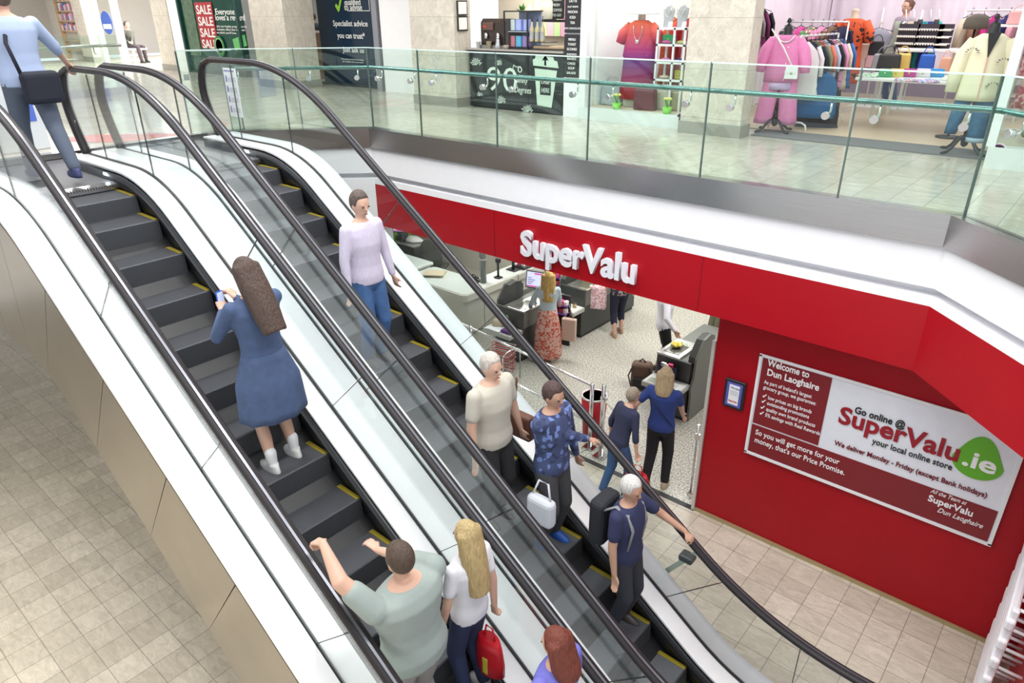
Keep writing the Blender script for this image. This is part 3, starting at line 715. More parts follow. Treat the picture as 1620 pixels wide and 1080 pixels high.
for k in range(26):
    a = random.uniform(0, 6.28); e = random.uniform(.2, 1.3); r = random.uniform(.1, .17); d = Vector((math.cos(a)*math.cos(e), math.sin(a)*math.cos(e), math.sin(e)))*r; q = Vector((0, 0, .12)); s_ = d.cross(Vector((0, 0, 1))).normalized()*.025
    m.poly([q, q+d*.5+s_, q+d, q+d*.5-s_])
m.build('foliage', C((.08, .25, .05)), t)
t = root('chalk_sign', (-8.28, 10.68, U+1.41), 'small black chalk sign leaning beside the cartons', 'sign'); MB().box(0, 0, 0, .30, .02, .36).build('board', chalk, t)
for i in range(4): text('chalk_word', ('TODAY', 'FRESH', 'COFFEE', 'TO GO')[i], .06, (.05, -.004, .28-.08*i), 0, ck, t)
t = root('ribbon_display', (-9.3, 11.5, U+1.1), 'brightly lit panel of pastel coloured strips on the cafe back wall', 'wall panel')
for i, c in enumerate([(.85, .9, .55), (.9, .85, .5), (.85, .6, .75), (.55, .8, .4), (.85, .4, .6), (.8, .3, .5), (.4, .5, .8), (.35, .55, .85)]): MB().box(.16*i, 0, 0, .16*i+.15, .03, 1.3).build('strip', C(c), t)
area('cafe_lamp', (-8.9, 11.1, U+2.4), 1.2, .2, 22, color=(1, .95, .85))
for i, (x, z, w) in enumerate(((-7.7, 1.35, .3), (-7.7, .95, .3))): framed(('upper', 'lower')[i]+' dark framed notice on the cafe back wall', x, 11.58, U+z, w, .34)
# ================================================================ fashion shop: shell
sbox('floor_fashion_shop', 'wood', -5.2, 10.15, U+.001, -.6, 15.9, U+.012)
sbox('trim_entrance_mat', 'mat_grey', -3.93, 9.55, U+.001, -1.15, 10.15, U+.014)
def curtain(name, x0, y0, x1, y1, h=3.1):
    m = MB(); d = Vector((x1-x0, y1-y0)); L = d.length; d /= L; nrm = Vector((-d.y, d.x)); n = int(L/.035); a = []; b = []
    random.seed(int(L*10)); ph = [random.uniform(0, 6) for _ in range(4)]
    for i in range(n+1):
        s = i*L/n; o = .035*math.sin(s*17+ph[0]+1.5*math.sin(s*2.3+ph[1]))+.03*math.sin(s*7+ph[2])
        p = Vector((x0, y0))+d*s+nrm*o; a.append(m.b.verts.new((p.x, p.y, U+.02))); b.append(m.b.verts.new((p.x+nrm.x*.02, p.y, U+h)))
    for i in range(n):
        f = m.face([a[i], a[i+1], b[i+1], b[i]]); f.smooth = True
    return structure(m, name, 'curtain')
curtain('wall_curtain_back', -5.2, 15.8, .2, 15.8)
curtain('wall_curtain_left', -5.2, 10.3, -5.2, 15.8)
sbox('wall_fashion_back', C((.6, .55, .6)), -5.4, 15.95, U, .6, 16.05, U+3.1)
sbox('wall_fashion_left', 'white', -5.4, 10.9, U, -5.28, 15.95, U+3.1)
sbox('wall_fashion_right', 'white', .4, 9.6, U, .5, 15.95, U+3.1)
sbox('baseboard_back', C((.28, .2, .3)), -5.1, 15.6, U+.01, .3, 15.7, U+.3)
area('fashion_lamp', (-2.6, 12.6, U+3.0), 3.6, 3.6, 115, color=(1, .97, .96))
for x in (-4.8, -3.5, -2.2, -.9): spot('curtain_spot', (x, 14.3, U+3.0), (x, 15.9, U+1.5), 60, 60)
spot('curtain_spot', (-4.2, 12.5, U+3.0), (-5.2, 12.8, U+1.5), 45, 60)
# left display window: plinth, pane, back panel
t = root('display_window', (0, 0, 0), 'shop display window with white plinth between the cafe and the right stone column', 'shop window')
MB().box(-6.72, 9.42, U, -4.96, 9.6, U+.17).build('plinth', C((.7, .74, .74), .35), t); MB().box(-6.72, 9.6, U+.01, -4.96, 10.5, U+.17).build('display_floor', C((.6, .5, .38)), t)
MB().box(-6.72, 9.42, U+.17, -6.60, 9.5, U+3).build('frame', C((.8, .82, .84), .3), t); MB().box(-6.6, 9.455, U+.17, -4.96, 9.47, U+3).build('pane', 'pane', t)
sbox('wall_window_back', C((.83, .82, .84)), -6.7, 10.8, U, -5.2, 10.85, U+3); sbox('wall_window_left', C((.85, .86, .88)), -6.7, 9.82, U, -6.66, 10.8, U+3)
sbox('wall_window_poster', pattern_mat('gold_speckled_paper', (.75, .62, .42), [(.85, .78, .62)], 60), -6.0, 10.76, U+1.35, -5.25, 10.79, U+2.4)
area('window_lamp', (-5.9, 9.95, U+2.7), 1.3, .4, 36)
# right display window
t = root('display_window', (0, 0, 0), 'shop display window on a white plinth at the right edge of the picture', 'shop window')
MB().box(-1.12, 9.1, U, 2.0, 9.28, U+.22).build('plinth', C((.7, .74, .74), .35), t); MB().box(-1.12, 9.28, U+.02, 2.0, 10.3, U+.2).build('display_floor', C((.55, .48, .4)), t)
MB().box(-1.15, 9.1, U+.22, -1.06, 9.2, U+3).build('frame', C((.8, .82, .84), .3), t); MB().box(-1.06, 9.13, U+.22, 2.0, 9.145, U+3).build('pane', 'pane', t)
MB().box(-1.15, 9.2, U+.22, -1.09, 10.2, U+3).build('side_pane', 'pane', t)
# ---------------------------------------------------------------- garments and fittings
def cloth_ring(z, w, d, n=20, rip=0., k=5, ph=0., cx=0, cy=0):
    return [Vector((cx+(w/2)*(1+rip*math.sin(k*a+ph))*math.cos(a), cy+(d/2)*(1+rip*math.sin(k*a+ph))*math.sin(a), z)) for a in [2*PI*i/n for i in range(n)]]
def garment(m, w=.40, L=.75, d=.05, name='hanging_garment', label=None, group=None, loc=None, rz=0, hem=1.15, sleeve=True, seed=0, cat='garment'):
    """a garment on a hanger: origin at the hook, shoulders across local X"""
    random.seed(seed); t = root(name, loc, label, cat, rz, group)
    mb = MB(); mb.tube([(.0, 0, .0), (.02, 0, .02), (.03, 0, 0), (0, 0, -.03), (0, 0, -.07)], .004, 6)
    mb.tube([(-w*.46, 0, -.13), (0, 0, -.07), (w*.46, 0, -.13)], .006, 6); mb.build('hanger', 'black', t)
    R = []
    for i in range(9):
        u = i/8; ww = w*(.38+.62*min(1, u*6))*(1+(hem-1)*u) if u < .2 else w*(1+(hem-1)*u)
        z = -.09-(.05*min(1, u*5))-L*u; R.append(cloth_ring(z, ww, d*(1+.6*u), 24, .05*u+.01, 7, random.uniform(0, 6)))
    mb = MB(); mb.loft(R); mb.build('body', m, t)
    if sleeve:
        for s in (-1, 1):
            mb = MB(); mb.tube([(s*w*.44, 0, -.15), (s*w*.58, .0, -.3), (s*w*.60, .01, -.15-L*.55)], [.045, .05, .045], 10, flat=.6); mb.build('sleeve', m, t)
    return t
def rail(lb, a, b, z, feet=True, m=None):
    """clothes rail from a to b (plan) at height z"""
    t = root('clothes_rail', (0, 0, 0), lb, 'clothes rail'); m = m or C((.82, .82, .82), .35); a = Vector((a[0], a[1], 0)); b = Vector((b[0], b[1], 0)); d = (b-a).normalized(); nn = Vector((-d.y, d.x, 0))
    MB().tube([a+Vector((0, 0, U+z)), b+Vector((0, 0, U+z))], .014, 8).build('top_bar', m, t)
    for p in (a, b):
        MB().tube([p+Vector((0, 0, U+z)), p+Vector((0, 0, U+.12))], .013, 8).build('post', m, t)
        MB().tube([p+nn*.28+Vector((0, 0, U+.015)), p+nn*.26+Vector((0, 0, U+.09)), p+nn*.2+Vector((0, 0, U+.12)), p-nn*.2+Vector((0, 0, U+.12)), p-nn*.26+Vector((0, 0, U+.09)), p-nn*.28+Vector((0, 0, U+.015))], .012, 8).build('foot', m, t)
    return t
def hang_row(a, b, z, cols, group, label, L=.75, w=.42, seed=0, rz=None):
    a = Vector(a); b = Vector(b); d = (b-a); n = len(cols); ang = math.atan2(d.y, d.x)+PI/2 if rz is None else rz
    for i, c in enumerate(cols):
        p = a+d*((i+.5)/n); lb = label % c[0]
        garment(c[1] if not isinstance(c[1], tuple) else C(c[1], .85), w, L*(c[2] if len(c) > 2 else 1), .045, 'hanging_garment', lb, group, (p.x, p.y, U+z+.02), ang, seed=seed+i)
ra, rb = (-3.72, 10.28), (-3.62, 11.5)
rail('white clothes rail just right of the mannequin in pink, full of tops', ra, rb, 1.22)
cols = [('white', (.82, .82, .83), 1.1), ('navy', (.02, .025, .05)), ('olive green', (.25, .27, .16)), ('coral', (.75, .22, .15)), ('pale blue', (.5, .58, .8)), ('black', (.02, .02, .02)), ('pink', (.85, .35, .6)), ('cream', (.75, .68, .55)), ('bright blue', (.05, .15, .45))]
hang_row(ra, rb, 1.22, cols, 'tops on the front rail', '%s top hanging on the rail right of the pink mannequin', .62, .5, 10, rz=.35)
t = garment(C((.015, .11, .30), .9), .62, .60, .09, 'hanging_trousers', 'bright blue trousers hanging low on the rail behind the pink mannequin', None, (-3.55, 10.55, U+.90), .35, sleeve=False, seed=5)
t = garment(C((.02, .02, .04), .9), .5, .62, .09, 'hanging_trousers', 'black trousers hanging low at the near end of the front rail', None, (-3.48, 10.75, U+.76), .35, sleeve=False, seed=6)
ra, rb = (-4.6, 12.0), (-3.75, 12.3)
rail('white clothes rail in the middle of the shop, left of the orange dress', ra, rb, 1.36)
cols = [('dark patterned', pattern_mat('dark_print', (.03, .03, .04), [(.5, .45, .4), (.3, .05, .2)], 30)), ('magenta', (.7, .08, .35)), ('green patterned', pattern_mat('green_print', (.1, .3, .1), [(.7, .7, .5), (.6, .2, .3)], 30)), ('pink', (.8, .3, .5)), ('brown', (.2, .12, .07)), ('navy', (.02, .02, .06))]
hang_row(ra, rb, 1.36, cols, 'garments on the middle rail', '%s garment on the rail left of the orange dress', .95, .4, 30, rz=1.2)
# pale hanging garment row left of the curtain edge
ra, rb = (-4.95, 10.9), (-4.9, 11.7)
rail('white clothes rail close behind the stone column with dark tops', ra, rb, 1.62)
hang_row(ra, rb, 1.62, [('dark red', (.3, .02, .06)), ('black', (.02, .02, .02)), ('grey', (.3, .3, .3)), ('plum', (.2, .03, .12)), ('black', (.02, .02, .02))], 'garments behind the column', '%s top on the rail behind the stone column', .6, .4, 50, rz=.4)
# orange dress on a bust, grey top on a stand
t = root('dress_form', (-3.80, 12.7, U), 'bust on a stand wearing an orange red dress with black print', 'mannequin')
MB().tube([(0, 0, 0), (0, 0, 1.4)], .012, 8).build('pole', C((.6, .55, .5)), t); MB().lathe([(.16, 0), (.16, .015), (.02, .03)], 16).build('base', C((.6, .55, .5)), t)
MB().lathe([(.10, 1.36), (.055, 1.42), (.05, 1.50), (.055, 1.53), (.02, 1.54)], 16).build('neck', C((.7, .55, .42)), t)
R = [cloth_ring(z, w, d, 24, r, 6, z*3) for z, w, d, r in ((1.40, .22, .14, 0), (1.36, .40, .2, 0), (1.2, .42, .22, .01), (1.0, .37, .2, .02), (.75, .42, .24, .04), (.45, .46, .26, .05))]
od = pattern_mat('orange_print', (.68, .10, .03), [(.04, .02, .02)], 22, .82); MB().loft(R[::-1]).build('dress', od, t)
for s in (-1, 1): MB().tube([(s*.18, 0, 1.35), (s*.27, -.02, 1.2), (s*.27, -.02, 1.05)], [.07, .075, .07], 10).build('sleeve', od, t)
garment(C((.33, .34, .42), .9), .52, .60, .06, 'hanging_garment', 'wide grey batwing top hanging alone on a stand in the middle of the shop', None, (-3.62, 13.5, U+1.32), .2, hem=1.35, seed=9)
t = root('garment_stand', (-3.62, 13.55, U), 'thin white stand holding the grey batwing top', 'garment stand'); MB().tube([(0, 0, 0), (0, 0, 1.55)], .013, 8).build('pole', C((.8, .78, .76)), t); MB().box(-.25, -.2, 0, .25, .2, .02).build('base', C((.8, .78, .76)), t)
# scarves and bags tree
t = root('scarf_stand', (-3.05, 13.6, U), 'white stand hung with many patterned scarves', 'scarf stand'); MB().tube([(0, 0, 0), (0, 0, 1.5)], .015, 8).build('pole', C((.8, .8, .8)), t); MB().lathe([(.22, 0), (.22, .02), (.02, .03)], 16).build('base', C((.8, .8, .8)), t)
for k in range(5): MB().tube([(-.25+.12*k, 0, 1.52), (-.2+.12*k, -.02, 1.32)], .008, 6).build('arm', C((.85, .85, .85)), t)
sc = [('grey green', (.35, .4, .33)), ('black and white', pattern_mat('mono_print', (.05, .05, .05), [(.7, .7, .7)], 40)), ('beige', (.6, .5, .4)), ('dark', (.05, .05, .06)), ('teal', (.02, .28, .32)), ('navy blue', (.03, .05, .2)), ('turquoise', (.05, .4, .42))]
for i, (nm, c) in enumerate(sc):
    R = []; random.seed(i)
    for j in range(7): R.append(cloth_ring(-.12*j, .09+.015*j*random.uniform(.6, 1.2), .05, 14, .12, 3, i+j*.5, cx=.03*math.sin(j)))
    o = MB().loft(R[::-1]).build('scarf', c if not isinstance(c, tuple) else C(c, .9), label=nm+' scarf hanging from the white scarf stand', cat='scarf', group='scarves on the stand'); o.location = (-3.36+.1*i, 13.45-.02*(i % 2), U+1.35)
def handbag(lb, loc, w, h, d, col, rz=0, strap=True, clasp=(.6, .5, .25), group=None, name='handbag', flap=True, metal=0.):
    t = root(name, loc, lb, 'handbag', rz, group); m = col if not isinstance(col, tuple) else C(col, .42, metal)
    mb = MB(); mb.rbox(-w/2, -d/2, 0, w/2, d/2, h, min(d, h)*.22, 3)
    for v in mb.b.verts: v.co.x *= 1-.12*(v.co.z/h)
    mb.build('bag_body', m, t)
    if flap:
        mb = MB(); mb.prism([(-w*.44, h*.99), (w*.44, h*.99), (w*.40, h*.5), (0, h*.40), (-w*.40, h*.5)], .008, TR(0, -d/2, 0, rx=PI/2)); mb.build('flap', m, t)
        mb = MB(); mb.lathe([(.014, 0), (.014, .006), (.004, .008)], 10, TR(0, -d/2-.008, h*.48, rx=PI/2)); mb.build('clasp', C(clasp, .2, .9), t)
    if strap:
        mb = MB(); mb.tube([(-w*.32, 0, h*.97)]+[(w*.32*math.cos(a), 0, h*.97+h*.45*math.sin(a)) for a in [PI*(1-k/8) for k in range(1, 8)]]+[(w*.32, 0, h*.97)], .007, 6); mb.build('handle', m, t)
    return t
def table(lb, x0, y0, x1, y1, h, m=None, rz=0):
    t = root('display_table', (0, 0, 0), lb, 'table'); m = m or C((.84, .84, .85), .3)
    MB().rbox(x0, y0, U+h-.04, x1, y1, U+h, .006, 1).build('tabletop', m, t)
    for x in (x0+.03, x1-.07):
        for y in (y0+.03, y1-.07): MB().box(x, y, U+.012, x+.04, y+.04, U+h-.04).build('leg', m, t)
    return t
table('white table at the front of the shop covered with small bright handbags', -3.15, 11.05, -1.75, 12.1, .68)
z = U+.68
T1 = [('emerald green', 1399, .17, (.02, .35, .12)), ('yellow', 1417, .19, (.72, .58, .12)), ('magenta', 1437, .18, (.50, .01, .25)), ('white', 1459, .19, (.78, .74, .78)), ('sky blue', 1481, .19, (.02, .30, .68))]
for nm, px, w, c in T1:
    p = at(px, 122, 2, z); handbag('small %s clutch bag in the front row on the white table' % nm, (p.x, p.y, z), w, .11, .06, c, .15, strap=False, group='clutch bags on the front table')
for nm, px, py, w, h, c in (('mustard yellow', 1424, 111, .24, .24, (.78, .55, .14)), ('royal blue', 1463, 113, .22, .24, (.02, .12, .55)), ('peach', 1492, 116, .15, .22, (.75, .38, .25))):
    p = at(px, py, 2, z); handbag('%s backpack style bag standing behind the clutch bags' % nm, (p.x, p.y, z), w, h, .12, c, .15, flap=False, clasp=(.7, .6, .3))
for nm, px, py, c in (('white and green', 1372, 122, pattern_mat('leaf_scarf', (.75, .78, .7), [(.2, .4, .2)], 40)), ('pink and white', 1432, 129, pattern_mat('pink_scarf', (.8, .6, .68), [(.7, .2, .4), (.3, .5, .6)], 50)), ('lilac and pink', 1466, 131, pattern_mat('lilac_scarf', (.7, .62, .8), [(.8, .3, .5), (.3, .3, .7)], 50)), ('pale', 1505, 128, (.75, .72, .7))):
    p = at(px, py, 2, z); mb = MB(); random.seed(px)
    mb.loft([[Vector((.13*u*math.cos(a)*(1+.15*math.sin(5*a)), .09*u*math.sin(a), .02+zz)) for a in [2*PI*k/18 for k in range(18)]] for u, zz in ((1, -.019), (1.03, .0), (.9, .015), (.5, .028), (.1, .022))])
    mb.build('folded_scarf', c if not isinstance(c, tuple) else C(c, .9), label='%s scarf folded flat on the front of the white table' % nm, cat='scarf', group='folded scarves on the front table').location = (p.x, p.y, z)
table('taller white table behind the handbag table, stacked with jewellery', -3.1, 12.7, -1.9, 13.4, .98)
table('low white table by the curtain at the back left', -4.7, 14.0, -3.5, 14.6, .62)
z2 = U+.98
# jewellery stands (black) and pearls on the taller table
def jewel_stand(lb, x, y, w, n):
    t = root('jewellery_stand', (x, y, z2), lb, 'jewellery stand'); MB().box(-w/2, .0, 0, w/2, .03, .34).build('back_board', C((.05, .04, .05), .8), t)
    for k in range(3): MB().box(-w/2, -.04*(3-k), .06+.1*k, w/2, .0, .075+.1*k).build('tier', C((.7, .7, .7), .4), t)
    random.seed(n); m = MB()
    for k in range(3):
        for i in range(n): m.ball((-w/2+.03+i*(w-.06)/(n-1), -.04*(3-k)-.008, .055+.1*k), .013, seg=6)
    o = m.build('pearls', C((.8, .72, .62), .3), t); o['kind'] = 'stuff'; return t
for i, (px, w) in enumerate(((1432, .30), (1466, .36), (1490, .2))):
    p = at(px, 76, 1, 13.15); jewel_stand(('left', 'middle', 'right')[i]+' black tiered stand of earrings on the tall white table', p.x, 13.15, w, 9)
for i, px in enumerate((1452, 1478)):
    p = at(px, 50, 1, 13.3); t = root('necklace_bust', (p.x, 13.3, z2), 'black velvet necklace bust, %s of the two on the tall table' % ('left', 'right')[i], 'necklace bust')
    R = [cloth_ring(zz, w, d, 16) for zz, w, d in ((0, .12, .06), (.1, .19, .09), (.26, .2, .09), (.33, .08, .06), (.4, .07, .06))]; MB().loft(R).build('bust', 'black', t)
    MB().tube([(.06*math.cos(a), -.045, .28+.08*math.sin(a)) for a in [PI+PI*k/10 for k in range(11)]], .005, 6).build('necklace', 'chrome', t)
# big totes hung round the scarf stand
for nm, px, py, c in (('cream', 1364, 82, (.7, .6, .5)), ('black round', 1386, 78, (.02, .02, .025)), ('pale pink', 1381, 96, (.75, .5, .55)), ('white', 1358, 98, (.75, .72, .7))):
    p = at(px, py, 1, 12.9); t = handbag('%s bag hanging below the scarves' % nm, (p.x, 12.9, p.z-.1), .22, .22, .07, c, .1, flap=False)
for nm, px, py, c in (('brown', 1448, 142, (.22, .12, .06)), ('black', 1405, 105, (.03, .03, .03)), ('grey', 1398, 100, (.3, .3, .32))):
    p = at(px, py, 2, U+.02) if nm == 'brown' else at(px, py, 1, 12.4); handbag('%s bag %s' % (nm, 'standing on the floor under the tall table' if nm == 'brown' else 'beside the front table'), (p.x, p.y, U+.02 if nm == 'brown' else z2-.32), .34, .26, .12, c, .1, flap=False)
# white shelf unit right
t = root('shelf_unit', (-1.95, 13.0, U), 'white open shelf unit left of the cream mannequin with bags on it', 'shelf unit')
for x in (0, .55):
    for y in (0, .3): MB().box(x, y, .012, x+.03, y+.03, 1.32).build('post', C((.84, .84, .84), .3), t)
for zz in (.35, .67, .99, 1.29): MB().box(0, 0, zz, .58, .33, zz+.03).build('shelf', C((.84, .84, .84), .3), t)
for nm, dx, zz, w, h, c in (('pink', .28, 1.32, .3, .18, (.75, .4, .4)), ('beige', .28, 1.02, .24, .1, (.6, .45, .36)), ('cream', .42, 1.02, .2, .08, (.75, .7, .6)), ('brown', .38, .70, .26, .2, (.16, .09, .05)), ('black', .12, .70, .18, .15, (.03, .02, .03)), ('dark', .3, .38, .3, .2, (.08, .05, .05))):
    handbag('%s bag on the white shelf unit beside the cream mannequin' % nm, (-1.95+dx, 13.14, U+zz), w, h, .1, c, 0, strap=h > .14, flap=False)
ra, rb = (-2.5, 13.9), (-1.2, 14.2)
rail('white clothes rail at the back right with mixed colours', ra, rb, 1.5)
hang_row(ra, rb, 1.5, [('beige', (.6, .5, .38)), ('brown', (.3, .15, .1)), ('magenta', (.6, .03, .25)), ('navy', (.03, .04, .15)), ('pink', (.8, .4, .5)), ('black', (.02, .02, .03)), ('blue', (.1, .2, .5)), ('tan', (.5, .35, .2))], 'garments on the back right rail', '%s garment on the rail at the back right', .8, .36, 70, rz=1.1)
ra, rb = (-1.05, 11.3), (-.75, 12.4)
rail('white clothes rail behind the cream mannequin with bright tops', ra, rb, 1.3)
hang_row(ra, rb, 1.3, [('pink floral', pattern_mat('pink_floral', (.7, .5, .5), [(.5, .1, .15)], 30)), ('lime green', (.2, .5, .08)), ('orange', (.75, .25, .06)), ('red', (.6, .04, .04)), ('cream', (.75, .7, .6))], 'tops behind the cream mannequin', '%s top on the rail behind the cream mannequin', .8, .42, 90, rz=.2)
# ---------------------------------------------------------------- mannequins
def tripod(t, h=.85):
    MB().tube([(0, 0, .12), (0, 0, h)], .022, 10).build('pole', 'black', t)
    MB().lathe([(.012, .08), (.035, .10), (.045, .16), (.03, .22), (.035, .26), (.02, .3)], 12).build('hub', 'black', t)
    for k in range(4):
        a = PI/4+k*PI/2; c, s = math.cos(a), math.sin(a)
        MB().tube([(.02*c, .02*s, .19), (.10*c, .10*s, .17), (.17*c, .17*s, .08), (.23*c, .23*s, .035), (.28*c, .28*s, .03), (.30*c, .30*s, .02)], [.024, .022, .018, .015, .018, .02], 8).build('stand_leg', 'black', t)
def bust(t, z0=1.12):
    R = [cloth_ring(z0+zz, w, d, 20) for zz, w, d in ((0, .28, .19), (.1, .32, .2), (.17, .28, .17), (.21, .17, .13), (.24, .12, .12), (.30, .105, .11), (.33, .09, .09), (.335, .05, .05))]
    MB().loft(R).build('bust', 'black', t); MB().lathe([(.03, z0+.33), (.012, z0+.35), (.03, z0+.38), (.018, z0+.41), (.002, z0+.42)], 12).build('finial', 'black', t)
def leg_cloth(t, name, m, s, top, bot, w0, w1, cx0=.09, cx1=.12, k=6, rip=.05, d=.9):
    R = []
    for i in range(10):
        u = i/9; z = top+(bot-top)*u; w = w0+(w1-w0)*u
        R.append(cloth_ring(z, w, w*d, 20, rip*u, k, s*1.3, cx=s*(cx0+(cx1-cx0)*u)))
    return MB().loft(R[::-1]).build(name, m, t)
pk = mat('pink_linen', (.72, .24, .48), .85, noise=.1, nscale=25)
p = at(1223, 209, 2, U); t = root('mannequin', (p.x, p.y, U), 'headless black mannequin on a curly stand wearing a pink cardigan and wide pink trousers', 'mannequin', .25)
tripod(t); bust(t, 1.03)
for s in (-1, 1): leg_cloth(t, 'trouser_leg', pk, s, .88, .12, .21, .25, .085, .155, 5, .06)
R = [cloth_ring(z, w, d, 26, r, 7, z*4) for z, w, d, r in ((.66, .44, .28, .05), (.75, .44, .28, .04), (.95, .41, .27, .03), (1.10, .40, .25, .02), (1.20, .37, .20, 0), (1.245, .22, .16, 0))]; MB().loft(R).build('cardigan', pk, t)
for s in (-1, 1): MB().tube([(s*.15, 0, 1.19), (s*.23, -.01, 1.06), (s*.28, -.02, .90), (s*.29, -.03, .78)], [.07, .085, .08, .06], 12).build('sleeve', pk, t)
MB().loft([cloth_ring(z, w, .27, 26, .06, 7, z*4) for z, w in ((.57, .42), (.68, .41))]).build('undershirt', C((.66, .5, .78)), t)
MB().tube([(.10*math.cos(a), -.10-.03*math.sin(-a), 1.25+.09*math.sin(a)) for a in [PI+PI*k/10 for k in range(11)]], .008, 6).build('necklace', C((.7, .7, .65), .2, .9), t)
m = MB()
for k in range(5): m.ball((.05, -.155-.004*k, 1.10-.1*k), .010, seg=6)
m.build('buttons', C((.8, .78, .7)), t)
hb = handbag('small white crossbody bag hanging on the pink mannequin', (p.x+.20, p.y-.20, U+.72), .17, .16, .05, (.78, .80, .80), .3, strap=False)
MB().tube([(0, 0, .15), (-.14, .0, .38), (-.32, .05, .60)], .011, 6).build('strap', C((.75, .75, .74)), hb)
p = at(1521, 243, 2, U); t = root('mannequin', (p.x, p.y, U), 'headless black mannequin wearing a long cream blouse and blue jeans', 'mannequin', .2)
tripod(t); bust(t, 1.08); cr = mat('cream_cotton', (.76, .72, .52), .85, noise=.05); jn = mat('blue_denim', (.045, .13, .24), .85, noise=.35, nscale=14)
leg_cloth(t, 'jeans_leg', jn, 1, .86, .17, .22, .20, .08, .10, 4, .03); leg_cloth(t, 'jeans_leg', jn, -1, .86, .22, .21, .13, .08, .17, 4, .03)
MB().lathe([(.10, 0), (.11, .0), (.11, .05), (.10, .05)], 16, TR(.10, 0, .145)).build('cuff', C((.35, .45, .55)), t)
R = [cloth_ring(z, w, d, 26, r, 5, z*3) for z, w, d, r in ((.60, .44, .28, .05), (.68, .43, .28, .04), (.9, .40, .26, .03), (1.1, .39, .24, .01), (1.24, .38, .20, 0), (1.30, .2, .15, 0))]; MB().loft(R).build('blouse', cr, t)
for s in (-1, 1): MB().tube([(s*.15, 0, 1.23), (s*.23, -.01, 1.08), (s*.26, -.02, .88), (s*.27, -.04, .68)], [.07, .08, .075, .06], 12).build('sleeve', cr, t)
MB().prism([(-.05, 1.31), (.07, 1.31), (.0, 1.05)], .012, TR(0, -.125, 0, rx=PI/2)).build('neck_opening', 'black', t)
MB().box(-.004, -.152, .62, .004, -.128, 1.06).build('pink_trim', C((.7, .4, .35)), t)
m = MB()
for cx, cz in ((-.16, 1.1), (.12, .75), (.16, 1.0)):
    for k in range(9): a = -.3+k*.45; m.box(cx+.045*math.cos(a), -.150, cz+.045*math.sin(a), cx+.075*math.cos(a)+.004, -.142, cz+.06*math.sin(a)+.004)
o = m.build('stitched_marks', C((.15, .13, .12)), t); o['kind'] = 'stuff'
p = at(1541, 150, 1, 10.6); handbag('rust brown tote bag hanging behind the jeans mannequin', (p.x, 10.6, p.z-.1), .3, .28, .1, (.5, .16, .07), .1, flap=False)
o = MB().lathe([(.13, 0), (.14, .05), (.12, .13), (.05, .17), (.01, .175)], 18).build('felt_hat', C((.12, .1, .08)), label='dark round hat on a hook behind the cream mannequin', cat='hat'); p = at(1546, 32, 1, 10.9); o.location = (p.x, 10.9, p.z-.1)
t = root('hat_stand', (p.x, 10.9, U), 'thin pole holding the dark round hat', 'stand'); MB().tube([(0, 0, .012), (0, 0, p.z-.1-U)], .012, 8).build('pole', 'black', t); MB().lathe([(.15, .012), (.15, .03), (.02, .04)], 14).build('base', 'black', t)
# right window: khaki bag, patterned dress, sticker, price poster
handbag('large khaki green bag behind the right display window', (-.62, 9.75, U+.26), .62, .42, .2, (.16, .2, .11), 0, flap=True)
t = root('necklace_bust', (-.72, 9.95, U+.22), 'tall bust wearing a black and white patterned garment in the right window', 'mannequin'); R = [cloth_ring(zz, w, .2, 18, .03) for zz, w in ((0, .34), (.5, .38), (1.0, .34), (1.1, .2), (1.15, .12))]; MB().loft(R).build('garment', pattern_mat('mono_print2', (.03, .03, .03), [(.35, .38, .33)], 45), t)
t = root('window_sticker', (0, 0, 0), 'round white sticker with purple ring low in the right window', 'sticker'); p = at(1579, 238, 1, 9.125); M = TR(p.x, 9.125, p.z, rx=PI/2); MB().lathe([(.075, 0), (.075, .003)], 22, M).build('disc', C((.85, .85, .88)), t); MB().lathe([(.066, .003), (.066, .005), (.054, .005), (.054, .003)], 22, M).build('ring', C((.25, .05, .2)), t)
t = root('window_sticker', (0, 0, 0), 'round white sticker with purple ring low in the left display window', 'sticker'); p = at(1077, 186, 1, 9.45); M = TR(p.x, 9.45, p.z, rx=PI/2); MB().lathe([(.07, 0), (.07, .003)], 22, M).build('disc', C((.85, .85, .88)), t); MB().lathe([(.062, .003), (.062, .005), (.05, .005), (.05, .003)], 22, M).build('ring', C((.25, .05, .2)), t)
t = root('window_poster', (0, 0, 0), 'magenta price poster hanging in the right window', 'poster'); MB().box(-1.02, 9.16, U+1.1, -.55, 9.17, U+1.42).build('sheet', C((.5, .02, .2)), t); text('lettering', 'BUY 1\nGET 1', .1, (-.98, 9.158, U+1.3), 0, wt, t, .01)
# ---------------------------------------------------------------- left window contents
om = ramp_mat('ombre_cloth', [(0, (.45, .015, .03)), (.45, (.14, .02, .20)), (.6, (.36, .03, .16)), (1, (.80, .13, .04))], lo=.2, hi=1.25)
t = root('dressed_bust', (-6.02, 10.0, U+.17), 'bust in the window wearing a long ombre dress from orange to purple to red', 'mannequin', .15)
R = [cloth_ring(z, w, .24, 28, r, 8, z*2) for z, w, r in ((.12, .56, .06), (.4, .54, .05), (.72, .50, .04), (.74, .54, .03), (.95, .48, .02), (1.10, .44, .01), (1.18, .40, 0), (1.24, .2, 0))]; MB().loft(R).build('dress', om, t)
for s in (-1, 1): MB().tube([(s*.16, 0, 1.17), (s*.27, -.01, 1.05), (s*.32, -.02, .92)], [.07, .09, .07], 12).build('sleeve', om, t)
MB().lathe([(.06, 1.2), (.055, 1.32), (.03, 1.34)], 14).build('neck', C((.7, .6, .55)), t); MB().tube([(0, 0, 0), (0, 0, .2)], .015, 8).build('pole', C((.7, .7, .7)), t)
